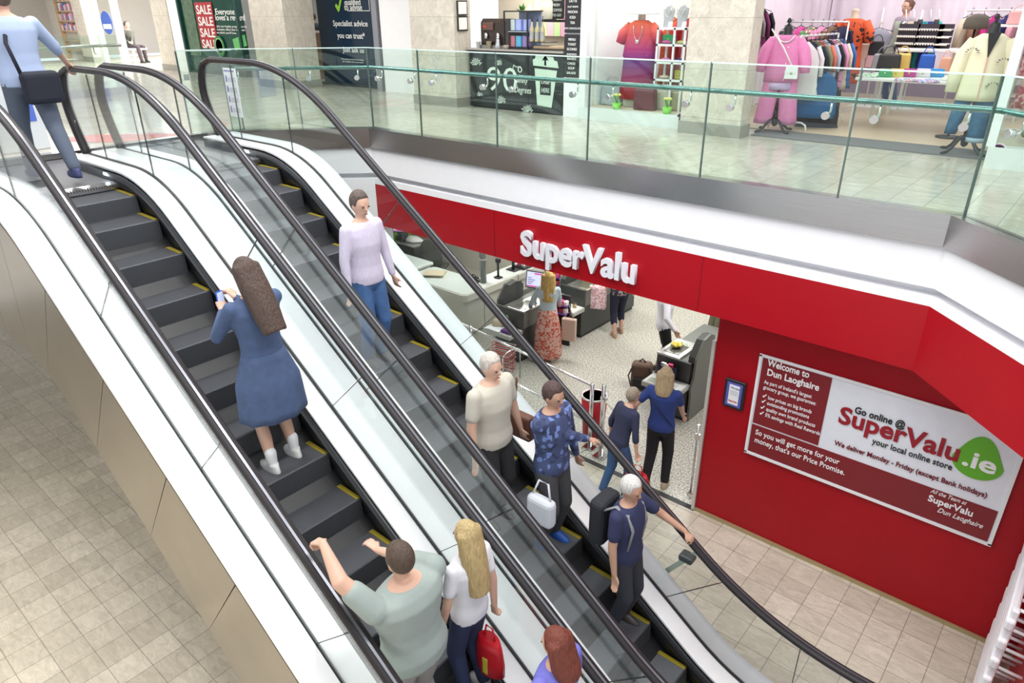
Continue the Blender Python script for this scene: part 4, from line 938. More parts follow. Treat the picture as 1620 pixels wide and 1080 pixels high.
MB().tube([(.07*math.cos(a), -.125, 1.18+.22*math.sin(a)) for a in [PI+PI*k/12 for k in range(13)]], .005, 6).build('necklace', 'chrome', t); MB().ball((0, -.13, .95), .03, sy=.4).build('pendant', 'chrome', t)
o = MB().lathe([(.26, 0), (.27, .015), (.13, .035), (.125, .14), (.08, .17), (.01, .17)], 26).build('sun_hat', C((.85, .82, .76)), label='wide white sun hat on top of the bust in the ombre dress', cat='hat'); o.location = (-6.02, 10.0, U+1.49)
t = root('clothes_rail', (0, 0, 0), 'white wall rail in the window holding red and orange garments', 'clothes rail'); MB().tube([(-5.9, 10.5, U+1.50), (-5.2, 10.5, U+1.50)], .012, 8).build('top_bar', C((.85, .85, .85)), t); 
for x in (-5.9, -5.2): MB().tube([(x, 10.5, U+1.5), (x, 10.5, U+.17)], .012, 8).build('post', C((.85, .85, .85)), t)
for i, (nm, c) in enumerate((('orange', (.8, .14, .04)), ('orange to purple', om), ('dark red', (.5, .03, .04)), ('hot pink', (.6, .01, .12)))):
    garment(c if not isinstance(c, tuple) else C(c, .85), .4, 1.05, .06, 'hanging_garment', nm+' garment on the rail behind the window shelf unit', 'garments in the window', (-5.78+.16*i, 10.5, U+1.52), 1.3, seed=i, sleeve=False)
t = root('shelf_unit', (-5.66, 9.85, U+.17), 'white cube shelf unit in the left display window with small accessories', 'shelf unit'); wm = C((.84, .84, .86), .3)
for x in (0, .27, .44):
    for y in (0, .28): MB().box(x, y, 0, x+.028, y+.028, 1.15).build('post', wm, t)
for zz in (.42, .66, .90, 1.12): MB().box(0, 0, zz, .468, .308, zz+.028).build('shelf', wm, t)
for i, x in enumerate((.10, .32)):
    b = root('necklace_bust', (-5.66+x, 9.98, U+1.318), ('left', 'right')[i]+' grey necklace bust on top of the white cube shelves', 'necklace bust'); R = [cloth_ring(zz, w, .05, 14) for zz, w in ((0, .16), (.1, .15), (.2, .19), (.25, .2), (.27, .1), (.3, .09))]; MB().loft(R).build('bust', C((.42, .42, .45)), b)
    MB().tube([(.05*math.cos(a), -.03, .26+.12*math.sin(a)) for a in [PI+PI*k/8 for k in range(9)]], .004, 6).build('necklace', C((.8, .75, .6), .2, .8), b)
    c = root('price_card', (-5.60+x, 9.87, U+1.318), ('left', 'right')[i]+' small white card leaning before the necklace busts', 'card'); MB().box(0, 0, 0, .06, .01, .08, TR(rx=-.2)).build('card', C((.85, .85, .85)), c)
handbag('green folded clutch on the top cubby of the window shelves', (-5.52, 9.98, U+1.10), .2, .12, .08, (.02, .28, .10), 0, strap=False)
handbag('golden olive bag on the lowest cubby of the window shelves', (-5.30, 9.98, U+.62), .14, .13, .1, (.45, .38, .05), 0, strap=False)
handbag('small maroon pouch on the lowest cubby of the window shelves', (-5.41, 9.98, U+.62), .06, .11, .06, (.15, .01, .05), 0, strap=False)
for i, (x, zz, c) in enumerate(((.12, .45, (.6, .5, .35)), (.12, .69, (.5, .2, .4)), (.36, .93, (.5, .5, .2)), (.36, .69, (.05, .05, .2)), (.12, .93, (.5, .1, .3)))):
    o = MB().ball((0, 0, 0), .07, 1.2, .8, .35).build('folded_scarf', C(c, .9), label='%s small bundled scarf in the cubbies of the window shelves' % ('sand', 'purple', 'olive', 'navy', 'raspberry')[i], cat='scarf'); o.location = (-5.66+x, 9.95, U+.17+zz+.0245)
# bags on the window floor
for nm, px, w, h, c, mt_ in (('blue grey', 967, .36, .38, (.38, .42, .45), 0), ('silver leather', 1003, .34, .32, (.42, .38, .32), .3), ('quilted beige', 1045, .34, .36, (.55, .5, .42), 0), ('dark maroon', 1020, .36, .38, (.14, .03, .045), 0), ('champagne metallic', 1072, .34, .36, (.42, .36, .25), .5)):
    y = 9.78 if nm == 'dark maroon' else 9.98; p = at(px, 175, 1, y); handbag('%s tote bag on the floor of the left display window' % nm, (p.x, y, U+.17), w, h*.82, .14, C(c, .4, mt_, bump=.4), .1, flap=False)
for i, px in enumerate((975, 1055)):
    p = at(px, 180, 1, 9.62); t = root('potted_daffodils', (p.x, 9.62, U+.17), ('left', 'right')[i]+' bright green paper pot of yellow flowers in the display window', 'potted flowers')
    MB().lathe([(.05, 0), (.075, .09), (.07, .09)], 14).build('pot', C((.25, .65, .08)), t); m = MB(); random.seed(i)
    for k in range(12): a = random.uniform(0, 6.3); m.tube([(0, 0, .08), (.03*math.cos(a), .03*math.sin(a), .14), (.05*math.cos(a), .05*math.sin(a), .2)], .004, 5)
    m.build('stems', C((.15, .4, .08)), t)
    for k in range(5): a = k*1.26; MB().ball((.045*math.cos(a), .045*math.sin(a), .21), .022, sz=.8, seg=8).build('blossom', C((.8, .72, .2)), t)
# glass door edge and notice boards left
t = root('glass_barrier', (0, 0, 0), 'tall glass barrier with a white notice sign beside the upper end of the further escalator', 'glass barrier')
ga = Vector((-10.2, 4.83)); gb = Vector((-9.75, 5.42)); dd = gb-ga; an = math.atan2(dd.y, dd.x); M = Matrix.Translation((ga.x, ga.y, UF)) @ Matrix.Rotation(an, 4, 'Z'); L = dd.length
g2 = MB().box(.02, -.008, .02, L-.02, .008, 1.09, M).build('glass_pane', 'glass', t); MB().box(0, -.012, 1.09, L, .012, 1.11, M).build('top_edge', C((.5, .6, .58), .2), t)
for x in (0, L-.02): MB().box(x, -.012, 0, x+.02, .012, 1.1, M).build('end_frame', C((.05, .07, .07), .3), t)
MB().box(.06, -.02, .72, .12, .02, .80, M).build('lock_plate', 'chrome', t)
t = root('escalator_safety_notice', (0, 0, 0), 'white safety notice with blue pictograms on glass beside the further escalator', 'notice')
y = 4.95; p0 = at(352, 107, 1, y); p1 = at(371, 107, 1, y); p2 = at(381, 186, 1, y); w = p1.x-p0.x; z1 = p0.z; z0 = p2.z; x0 = p0.x
MB().box(x0, y, z0, x0+w, y+.008, z1).build('board', C((.85, .87, .92), .4), t); bl = C((.05, .07, .4), .5)
text('notice_line', 'SAFETY NOTICE', .02, (x0+.02, y-.003, z1-.04), 0, bl, t, .01, width=w*.8)
for k in range(4):
    zc = z1-.12-k*(z1-z0-.1)/4
    MB().lathe([(.012, 0), (.012, .004)], 10, TR(x0+.05, y, zc+.02, rx=PI/2)).build('pictogram_head', bl, t); MB().box(x0+.035, y-.004, zc-.05, x0+.065, y, zc+.008).build('pictogram_body', bl, t)
    for q in range(3): MB().box(x0+.09, y-.003, zc-.04+.02*q, x0+w-.03, y, zc-.035+.02*q).build('text_rule', C((.3, .3, .35)), t)
# floor decal
t = root('floor_decal', (-10.65, 4.1, UF), 'worn red oval floor decal beyond the escalator landing', 'floor decal')
MB().lathe([(.62, .001), (.62, .004)], 40, Matrix.Rotation(.75, 4, 'Z') @ Matrix.Diagonal((1.25, .62, 1, 1))).build('oval', C((.55, .12, .12), .4), t)
for i, s in enumerate(('KEEP YOUR DISTANCE', 'WELCOME')): text('lettering', s, .14, (-.45+.08*i, -.1+.14*i, .006), .75, C((.85, .8, .78)), t, .01, rx=0)
# cabinet behind the walking man and the second glass screen
t = root('hygiene_cabinet', (-10.75, 2.62, UF), 'pale grey waist-high cabinet behind the man at the top of the escalator', 'cabinet', .1)
MB().rbox(-.25, -.28, 0, .25, .5, .98, .015).build('body', C((.62, .66, .70), .35), t); MB().rbox(-.28, -.31, .98, .28, .53, 1.02, .01).build('top', C((.75, .78, .82), .3), t)
MB().box(.25, .15, .35, .255, .42, .75).build('poster', C((.08, .15, .55)), t)
t = root('glass_screen', (0, 0, 0), 'glass balustrade with steel handrail across the far walkway at the upper left', 'balustrade')
a = Vector((-16.6, 3.4)); b = Vector((-16.4, 6.6)); d = (b-a); L = d.length; M = Matrix.Translation((a.x, a.y, UF)) @ Matrix.Rotation(math.atan2(d.y, d.x), 4, 'Z')
for k in range(3): MB().box(k*L/3+.01, -.01, .15, (k+1)*L/3-.01, .01, 1.15, M).build('glass_panel', 'glass', t)
MB().tube([M @ Vector((-.0, .08, .95)), M @ Vector((L+.1, .08, .95))], .03, 10).build('handrail', 'chrome', t); MB().box(-.05, -.06, 0, L+.05, .06, .15, M).build('base', 'steel', t)
for k in range(5): MB().tube([M @ Vector((.2+k*L/5, .0, .8)), M @ Vector((.2+k*L/5, .08, .82)), M @ Vector((.2+k*L/5, .08, .93))], .012, 8).build('bracket', 'chrome', t)
# ================================================================ supermarket
def hl(*a): return C(*a)
# L-shaped cream service counter
t = root('service_counter', (0, 0, 0), 'cream L-shaped service counter with pale top and rounded corner in the supermarket', 'counter')
def rounded(pts, r=.12, n=5):
    out = []
    for i, p in enumerate(pts):
        p = Vector(p); a = (Vector(pts[i-1])-p).normalized(); b = (Vector(pts[(i+1) % len(pts)])-p).normalized()
        for k in range(n):
            u = k/(n-1); q0 = p+a*r; q2 = p+b*r; out.append((1-u)**2*q0+2*u*(1-u)*p+u*u*q2)
    return out
LP = [(-10.25, 8.58), (-8.55, 8.58), (-8.55, 12.4), (-9.05, 12.4), (-9.05, 9.4), (-10.25, 9.4)]
LB = [(-10.2, 8.68), (-8.65, 8.68), (-8.65, 12.35), (-9.0, 12.35), (-9.0, 9.3), (-10.2, 9.3)]
MB().prism(rounded(LB, .1), .72, TR(0, 0, .03)).build('body', 'cream', t); MB().prism(rounded(LP, .13), .13, TR(0, 0, .75)).build('rim', 'cream', t); MB().prism(rounded([(a+(.03 if i in (0, 4, 5) else -.03 if i in (1, 2) else .03), b+(.03 if i in (0, 1) else -.03)) for i, (a, b) in enumerate(LP)], .1), .012, TR(0, 0, .88)).build('countertop', 'creamtop', t)
MB().prism(rounded(LB, .1), .03).build('plinth', C((.2, .2, .18)), t)
for y in (9.2, 10.3): MB().box(-8.652, y, .05, -8.645, y+.01, .74).build('panel_joint', C((.2, .2, .17)), t)
MB().box(-8.66, 10.1, .75, -8.54, 10.11, .885).build('rim_joint', C((.25, .25, .2)), t)
CT = .892
for i in range(5):
    o = MB().rbox(-.21, -.15, 0, .21, .15, .012, .004, 1).build('paper_bag', C((.62, .53, .38)), label='flat brown paper bag in the fanned stack on the cream counter', cat='paper bag', group='paper bags on the counter'); o.location = (-9.85+.012*i, 9.05-.014*i, CT+.0125*i); o.rotation_euler = (0, 0, .5+.03*i)
t = root('support_pillar', (-8.78, 9.33, 0), 'grey round metal column rising from the cream counter', 'pillar'); MB().lathe([(.065, CT), (.065, 1.9)], 20).build('tube', C((.22, .24, .23), .35, .4), t); MB().lathe([(.069, 1.35), (.069, 1.38)], 20).build('collar', C((.5, .5, .48), .3), t); MB().lathe([(.067, 1.9), (.067, 3.05)], 20).build('upper_tube', C((.22, .24, .23), .35, .4), t)
t = root('security_camera', (-8.80, 9.15, 1.0), 'black dome camera unit clipped to the grey column', 'camera'); MB().tube([(-.10, 0, .05), (.04, 0, .0)], [.05, .055], 14).build('housing', 'black', t); MB().ball((.06, -.01, -.01), .045).build('dome', C((.05, .05, .05), .1), t)
t = root('card_terminal_stand', (-8.72, 9.7, CT), 'black slim terminal stand on the cream counter beside the column', 'terminal'); MB().tube([(0, 0, 0), (0, 0, .34)], .022, 10).build('pole', 'black', t); MB().rbox(-.07, -.06, 0, .07, .06, .03, .008).build('base', 'black', t); MB().rbox(-.05, -.03, .32, .05, .03, .40, .008).build('head', 'black', t)
t = root('till_monitor', (-8.8, 10.25, CT), 'black till screen seen from behind on the far part of the cream counter', 'monitor'); MB().rbox(-.14, -.03, .18, .14, .03, .44, .01).build('screen_housing', 'black', t); MB().tube([(0, 0, 0), (0, 0, .2)], .03, 10).build('stand', 'black', t); MB().rbox(-.12, -.1, 0, .12, .1, .02, .006).build('base', 'black', t)
t = root('counter_rack', (-8.75, 10.65, CT), 'small wire rack of leaflets and sweets on the cream counter', 'rack')
MB().box(-.14, -.28, 0, .14, .28, .04).build('tray', C((.06, .06, .06)), t)
for x in (-.14, .14):
    for y in (-.28, .28): MB().tube([(x, y, .04), (x, y, .36)], .006, 6).build('wire_post', 'chrome', t)
MB().tube([(-.14, -.28, .36), (.14, -.28, .36), (.14, .28, .36), (-.14, .28, .36), (-.14, -.28, .36)], .006, 6).build('wire_top', 'chrome', t)
for i in range(6):
    o = MB().rbox(-.04, -.03, 0, .04, .03, .08, .01).build('sweet_packet', C([(.7, .1, .25), (.85, .85, .8), (.3, .3, .35), (.8, .2, .3), (.2, .2, .2), (.8, .7, .2)][i]), label='small packet lying in the counter rack', cat='packet', group='packets in the counter rack'); o.location = (-8.80+.10*(i % 2), 10.45+.16*(i//2), CT+.042)
# second cream desk, chair, left till
t = root('service_desk', (0, 0, 0), 'second cream desk with red edge strip half hidden behind the escalator', 'desk')
MB().rbox(-12.2, 8.75, .03, -10.45, 9.5, .82, .03).build('body', 'cream', t); MB().rbox(-12.25, 8.7, .82, -10.4, 9.55, .90, .03).build('countertop', 'creamtop', t); MB().box(-10.452, 8.9, .74, -10.44, 9.5, .78).build('red_strip', C((.6, .03, .02)), t)
t = root('office_chair', (-10.95, 10.0, 0), 'dark grey upholstered swivel chair behind the cream counter', 'chair', .5); fb = mat('grey_fabric', (.085, .085, .075), .9, noise=.3, nscale=60)
m = MB(); m.loft([[Vector((w*math.cos(a), -.02+.045*math.sin(a)+.04*((z-.8)/.4)**2, z)) for a in [2*PI*k/20 for k in range(20)]] for z, w in ((.55, .17), (.60, .22), (.72, .25), (.9, .25), (1.05, .23), (1.13, .18), (1.16, .08))]); m.build('backrest', fb, t)
MB().rbox(-.25, .0, .42, .25, .48, .52, .04, 3).build('seat', fb, t); MB().tube([(0, .24, .08), (0, .24, .42)], .03, 12).build('gas_post', 'black', t); MB().tube([(0, .03, .44), (0, -.04, .5), (0, -.03, .6)], .02, 8).build('back_arm', 'black', t)
for k in range(5):
    a = k*2*PI/5; MB().tube([(0, .24, .09), (.28*math.cos(a), .24+.28*math.sin(a), .06)], [.025, .016], 8).build('base_leg', 'black', t); MB().ball((.28*math.cos(a), .24+.28*math.sin(a), .03), .03, seg=8).build('castor', 'black', t)
def monitor(lb, loc, rz, w=.34, h=.27, tilt=-.15, seed=0, bez=(.03, .03, .035)):
    t = root('till_screen', loc, lb, 'screen', rz); M = TR(rx=tilt)
    MB().rbox(-w/2, -.025, 0, w/2, .025, h, .008, 1, M).build('bezel', C(bez, .4), t)
    sm = mat('lit_screen_%d' % seed, (.62, .66, .92), .2, emit=.75); MB().box(-w/2+.025, -.029, .03, w/2-.025, -.025, h-.025, M).build('display', sm, t)
    pk_ = mat('screen_magenta_%d' % seed, (.65, .05, .35), .2, emit=.6); MB().box(-w/2+.03, -.032, .035, w/2-.04, -.029, .055, M).box(0, -.032, h-.06, w/2-.03, -.029, h-.035, M).build('screen_banner', pk_, t)
    m = MB()
    for k in range(4): m.box(-w/2+.05, -.032, .08+.035*k, -w/2+.05+w*(.2+.1*(k % 3)), -.029, .09+.035*k, M)
    m.build('screen_text', C((.1, .08, .3)), t); MB().tube([(0, .02, .1), (0, .05, -.02), (0, .06, -.245)], .02, 8).build('arm', C(bez, .4), t); return t
monitor('till screen showing a blue and magenta picture, far left below the red fascia', (-11.95, 10.0, 1.14), .45, .36, .30, seed=1)
t = root('checkout_till', (-12.5, 9.9, 0), 'till desk with green side panel at the far left of the supermarket', 'checkout'); MB().rbox(-.5, 0, .02, 1.1, .8, .9, .02).build('body', 'till', t); MB().rbox(-.5, 0, .9, 1.1, .8, .93, .008).build('top', 'tsteel', t); MB().rbox(.3, .1, .93, .34, .7, 1.45, .01).build('green_panel', C((.15, .4, .05)), t); MB().rbox(.45, .1, .935, .6, .3, 1.12, .02).build('screen_mount', 'till', t)
o = MB().loft([[Vector((.24*u*math.cos(a)*(1+.2*math.sin(3*a)), .15*u*math.sin(a), z)) for a in [2*PI*k/16 for k in range(16)]] for u, z in ((1, 0), (1.05, .04), (.7, .09), (.2, .11))]).build('plastic_bag', C((.82, .82, .80), .5), label='crumpled white plastic bag on the till desk at the far left', cat='bag'); o.location = (-11.75, 10.2, .932)
# partition walls behind
t = root('partition_panel', (0, 0, 0), 'cream partition wall panels behind the chair and counter', 'partition')
for x0, x1, c in ((-14, -10.5, 'cream'), (-10.48, -9.35, 'cream'), (-9.33, -8.9, C((.8, .8, .78)))): MB().box(x0, 11.6, 0, x1, 11.66, 2.2).build('panel', c, t)
# ---------------------------------------------------------------- checkout desks
def till(lb, x, y, L=1.9, flip=1, screen=None):
    t = root('checkout_till', (x, y, 0), lb, 'checkout'); w = .62; f = flip
    def bx(x0, y0, z0, x1, y1, z1, r=.012): a, b = sorted((x0*f, x1*f)); return MB().rbox(a, y0, z0, b, y1, z1, r, 2)
    bx(.03, .30, .06, w-.03, L, .62).build('base_cabinet', 'till', t); bx(.05, .32, 0, w-.05, L-.03, .06, .004).build('plinth', 'black', t)
    bx(0, 0, .55, w, .36, .63).build('bagging_shelf', C((.50, .51, .48), .35, .2), t); bx(.02, .01, .63, w-.02, .34, .635, .002).build('shelf_liner', C((.75, .77, .74)), t)
    bx(.03, .36, .62, w-.03, .42, .96).build('front_riser', 'till', t)
    bx(.03, .42, .62, w-.03, L, .93).build('upper_cabinet', 'tillg', t)
    bx(.0, .40, .93, w*.62, 1.05, .965, .01).build('scale_plate', 'tsteel', t); bx(.06, .5, .965, w*.5, .85, .970, .002).build('scale_glass', C((.12, .12, .1), .1), t)
    # curved screen panel and long side panel
    P = [(.36, .0), (L, .0), (L, 1.0), (1.0, 1.0)]+[(1.0-.30*math.sin(a), 1.0+.0-.0*a+.32*(1-abs(math.cos(a)))*0+.30*(math.cos(a)-1)*0) for a in (0,)]+[(.95, 1.24), (.82, 1.30), (.62, 1.27), (.42, 1.02), (.40, .72), (.33, .58), (.36, .4)]
    m = MB(); m.prism(P, .035, Matrix.Translation(((w if f > 0 else -w-.035+.0), 0, 0)) @ Matrix(((0, 0, 1, 0), (1, 0, 0, 0), (0, 1, 0, 0), (0, 0, 0, 1)))); m.build('side_panel', 'tillg', t)
    P2 = [(.42, .95), (1.0, .95), (1.0, 1.18), (.92, 1.26), (.80, 1.29), (.62, 1.26), (.43, 1.04)]
    m = MB(); m.prism(P2, .10, Matrix.Translation(((w-.10 if f > 0 else -w), 0, 0)) @ Matrix(((0, 0, 1, 0), (1, 0, 0, 0), (0, 1, 0, 0), (0, 0, 0, 1)))); m.build('screen_panel', 'till', t)
    for zz in (.2, .7): 
        for yy in (.55, 1.6):
            MB().lathe([(.008, 0), (.008, .004)], 8, TR((w+.036)*f, yy, zz, ry=PI/2*f)).build('screw', 'chrome', t)
    return t
t3 = till('nearest dark checkout desk by the red wall with a shopping bag on its shelf', -4.58, 8.28)
MB().rbox(.655, 1.0, .72, .667, 1.55, .78, .004, 1).build('bumper_strip', C((.7, .7, .68)), t3)
t = root('till_poster', (-4.1, 9.95, .94), 'plain white notice on a black pole behind the nearest checkout', 'notice'); MB().tube([(0, 0, 0), (0, 0, .85)], .018, 8).build('pole', 'black', t); MB().box(-.16, -.03, .36, .10, -.02, .80).build('sheet', C((.85, .85, .84)), t)
till('dark checkout desk where the woman in the floral skirt stands', -7.12, 8.18, 1.6, -1)
till('dark grey-green checkout desk behind, with cup and sweets beside it', -6.88, 9.71, 2.2, -1)
monitor('till screen at the blonde woman in the floral skirt', (-7.28, 9.05, 1.22), .25, .34, .32, seed=2, bez=(.12, .12, .11))
# things on the till shelves
t = root('water_bottle', (-7.38, 8.42, .636), 'clear water bottle with green cap on the checkout shelf', 'bottle'); MB().lathe([(.034, 0), (.038, .01), (.038, .15), (.016, .21), (.016, .225)], 16).build('bottle_body', mat('clear_bottle', (.6, .7, .66), .1), t); MB().lathe([(.017, .225), (.017, .245), (.002, .246)], 12).build('cap', C((.02, .45, .15)), t); MB().lathe([(.0387, .06), (.0387, .12)], 16).build('bottle_label', C((.7, .3, .25)), t)
o = MB().loft([[Vector((.12*u*math.cos(a), .09*u*math.sin(a)*(1+.2*math.sin(3*a)), z)) for a in [2*PI*k/14 for k in range(14)]] for u, z in ((1, 0), (1, .06), (.6, .12), (.2, .13))]).build('pastry_bag', C((.6, .5, .35)), label='crumpled brown bakery bag beside the water bottle', cat='bag'); o.location = (-7.58, 8.40, .636)
o = MB().rbox(-.14, -.1, 0, .14, .1, .02, .005, 1).build('leaflet_stack', C((.82, .84, .86)), label='white leaflets lying at the front of the checkout shelf', cat='leaflets'); o.location = (-7.5, 8.27, .637)
o = MB().rbox(-.12, -.06, 0, .12, .06, .05, .02, 2).build('purple_packet', C((.12, .03, .2)), label='dark purple packet on the checkout shelf by the floral skirt', cat='packet'); o.location = (-7.25, 8.28, .637)
t = root('drink_cup', (-7.02, 9.93, .636), 'small tan drink cup on the rear checkout shelf', 'cup'); MB().lathe([(.03, 0), (.038, .08), (.038, .08)], 14).build('cup_body', C((.5, .38, .2)), t); MB().lathe([(.039, .08), (.039, .09), (.01, .095)], 14).build('rim', C((.1, .08, .06)), t)
o = MB().rbox(-.12, -.08, 0, .12, .08, .006, .002, 1).build('white_leaflet', C((.82, .82, .8)), label='white sheet on the rear checkout shelf beside the cup', cat='leaflet'); o.location = (-7.3, 9.85, .637)
# dark shopping bag with items on nearest till, leaflets, flowers
t = root('shopping_bag', (-4.33, 8.60, .636), 'open dark navy shopping bag full of groceries on the nearest checkout shelf', 'bag'); t.location = (-4.30, 8.50, .636)
m = MB(); m.loft([[Vector((.15*u*math.cos(a)*(1+.06*math.sin(5*a)), .10*u*math.sin(a), z)) for a in [2*PI*k/20 for k in range(20)]] for u, z in ((.85, 0), (1, .08), (1.05, .2), (1.0, .27))], caps=False); m.poly([(.12*math.cos(a), .08*math.sin(a), .003) for a in [2*PI*k/12 for k in range(12)]]); m.build('bag_body', C((.012, .016, .045)), t)
MB().tube([(-.1, -.09, .26), (-.05, -.12, .33), (.05, -.12, .33), (.1, -.09, .26)], .008, 6).build('handle', C((.012, .016, .045)), t)
for i, (x, y, c) in enumerate(((-.05, 0, (.75, .7, .65)), (.05, .02, (.7, .05, .15)), (.0, -.04, (.8, .8, .78)))): MB().rbox(x-.04, y-.03, .12, x+.04, y+.03, .29, .012).build('grocery_pack', C(c), t)
for i, (x, lb) in enumerate(((-4.12, 'printed white leaflet on the right of the nearest checkout shelf'), (-4.44, 'pale magazine with green picture at the left of the nearest checkout shelf'))):
    t = root('leaflet', (x, 8.42, .637), lb, 'leaflet', .1); MB().rbox(-.10, -.10, 0, .10, .08, .005, .002, 1).build('sheet', C((.8, .82, .8)), t); m = MB()
    for k in range(4): m.box(-.08, -.08+.035*k, .005, .04+.01*k, -.065+.035*k, .0062)
    m.build('print', C((.35, .4, .4)) if i == 0 else C((.2, .3, .1)), t)
t = root('flower_bunch', (-4.42, 9.0, .972), 'bunch of yellow flowers lying on the nearest till plate', 'flowers'); random.seed(5)
for k in range(5): a = k*1.25; MB().loft([[Vector((.045*math.cos(a)+r*math.cos(b), .05*math.sin(a)+r*math.sin(b)*1.1, z+.012*math.sin(3*b))) for b in [2*PI*q/12 for q in range(12)]] for r, z in ((.01, .015), (.03, .03), (.05, .05), (.01, .055))]).build('blossom', C((.75, .62, .12)), t)
m = MB()
for k in range(4): m.tube([(0, 0, .02), (.04*k-.05, .12, .012), (.05*k-.06, .2, .01)], .005, 5)
m.build('stems', C((.15, .35, .08)), t)
# sweet racks near the tills
def sweet_rack(lb, x, y, z0, cols, rows, w, seed):
    t = root('sweet_rack', (x, y, 0), lb, 'rack', .15); MB().box(-w/2, .02, 0, w/2, .06, z0+.16*rows).build('back_panel', 'black', t)
    for r in range(rows): MB().box(-w/2, -.16+.03*r, z0+.15*r, w/2, .02, z0+.15*r+.015).build('shelf', C((.1, .03, .25)), t)
    random.seed(seed); cc = [(.5, .05, .1), (.15, .03, .4), (.8, .7, .7), (.7, .3, .1), (.1, .1, .4), (.75, .1, .3)]
    for r in range(rows):
        for k in range(cols):
            o = MB().rbox(-w/cols*.4, -.06, 0, w/cols*.4, .04, .08, .008, 1).build('chocolate_bar', C(random.choice(cc)), label='chocolate or sweet packet in the racks by the tills', cat='sweets', group='sweets in the till racks')
            lx = -w/2+w*(k+.5)/cols; ly = -.06+.02*r; o.location = (x+lx*math.cos(.15)-ly*math.sin(.15), y+lx*math.sin(.15)+ly*math.cos(.15), z0+.15*r+.0155); o.rotation_euler = (0, 0, .15)
sweet_rack('purple and red sweet rack behind the blonde woman', -7.75, 10.5, .75, 6, 4, .62, 1)
sweet_rack('small dark sweet rack between the two rear tills', -7.05, 9.55, .68, 4, 2, .34, 2)
sweet_rack('sweet rack with purple packets behind the notice by the red wall', -3.9, 10.7, .6, 4, 5, .5, 3)
t = root('yellow_price_panel', (-7.35, 10.75, 0), 'yellow promotional panel standing by the rear sweet rack', 'sign'); MB().box(-.16, 0, 0, .16, .03, 1.35).build('panel', C((.62, .55, .12)), t); MB().box(.16, 0, 0, .20, .04, 1.4).build('post', C((.8, .8, .78)), t)
t = root('white_notice', (-7.95, 10.0, 0), 'tall white notice on a black stand left of the purple sweet rack', 'notice'); MB().box(-.12, 0, .9, .12, .02, 1.45).build('sheet', C((.82, .84, .83)), t); MB().tube([(.1, .02, 0), (.1, .02, 1.4)], .012, 8).build('pole', 'black', t)
# ---------------------------------------------------------------- guard rails, posts, bin, baskets
t = root('guard_rail', (0, 0, 0), 'two-bar steel guard rail with posts separating the tills from the entrance', 'guard rail'); ps = [(-9.6, 7.62), (-7.3, 7.42), (-4.67, 7.09)]
MB().tube([(*ps[0], 1.02), (*ps[1], 1.02), (*ps[2], 1.02)], .02, 12).build('top_rail', 'chrome', t); MB().tube([(*ps[0], .42), (*ps[1], .42), (*ps[2], .42)], .018, 12).build('lower_rail', 'chrome', t)
for p in ps: MB().lathe([(.028, .02), (.028, 1.05), (.001, 1.06)], 16, cx=p[0], cy=p[1]).build('post', 'chrome', t); MB().rbox(p[0]-.09, p[1]-.07, 0, p[0]+.09, p[1]+.07, .02, .006, 1).build('foot_plate', 'chrome', t)
t = root('barrier_post', (-4.43, 7.01, 0), 'free-standing chrome gate post with a collar at the shop entrance', 'post'); MB().lathe([(.035, .02), (.035, .92), (.042, .93), (.042, .97), (.028, .98), (.028, 1.15), (.001, 1.16)], 18).build('tube', 'chrome', t); MB().rbox(-.09, -.09, 0, .09, .09, .02, .006, 1).build('foot_plate', 'chrome', t)
MB().tube([(.035, 0, .92), (.14, .05, .80), (.24, .06, .62)], [.02, .02, .016], 8).build('gate_arm', C((.66, .66, .55), .4), t)
t = root('waste_bin', (-4.84, 7.42, 0), 'round red mesh bin behind the guard rail post', 'bin'); rm = mat('red_mesh_bin', (.42, .005, .015), .45)
m = MB(); m.lathe([(.15, 0), (.19, .66), (.17, .66), (.135, .02)], 24); m.build('drum', rm, t); MB().lathe([(.195, .65), (.195, .67), (.17, .67), (.17, .65)], 24).build('rim', C((.7, .7, .7), .3, .8), t)
def basket_stack(lb, x, y, n, rz):
    for i in range(n):
        t = root('shopping_basket', (x, y, .055*i+.01), lb, 'basket', rz, 'stacked shopping baskets'); m = MB(); w0, d0 = .20, .14
        for zz, s in ((.0, .86), (.07, .93), (.14, 1.0)):
            m.tube([(-w0*s, -d0*s, zz), (w0*s, -d0*s, zz), (w0*s, d0*s, zz), (-w0*s, d0*s, zz), (-w0*s, -d0*s, zz)], .005, 5)
        m.build('wire_basket', C((.5, .12, .08) if i % 2 else (.6, .6, .58), .4, .3), t)
        MB().tube([(-w0, 0, .14), (-w0*.98, .05, .16), (w0*.98, .05, .16), (w0, 0, .14)], .007, 6).build('handle', C((.55, .03, .03)), t)
basket_stack('red and chrome wire basket in the stack left of the tills', -7.05, 7.90, 9, .2)
t = root('basket_stand', (-6.92, 7.86, 0), 'chrome frame holding the stack of shopping baskets', 'stand'); m = MB()
m.tube([(.12, -.22, 0), (.12, -.22, .55), (.12, -.12, .60), (.12, .12, .60), (.12, .22, .55), (.12, .22, 0)], .012, 8); m.build('frame', 'chrome', t)
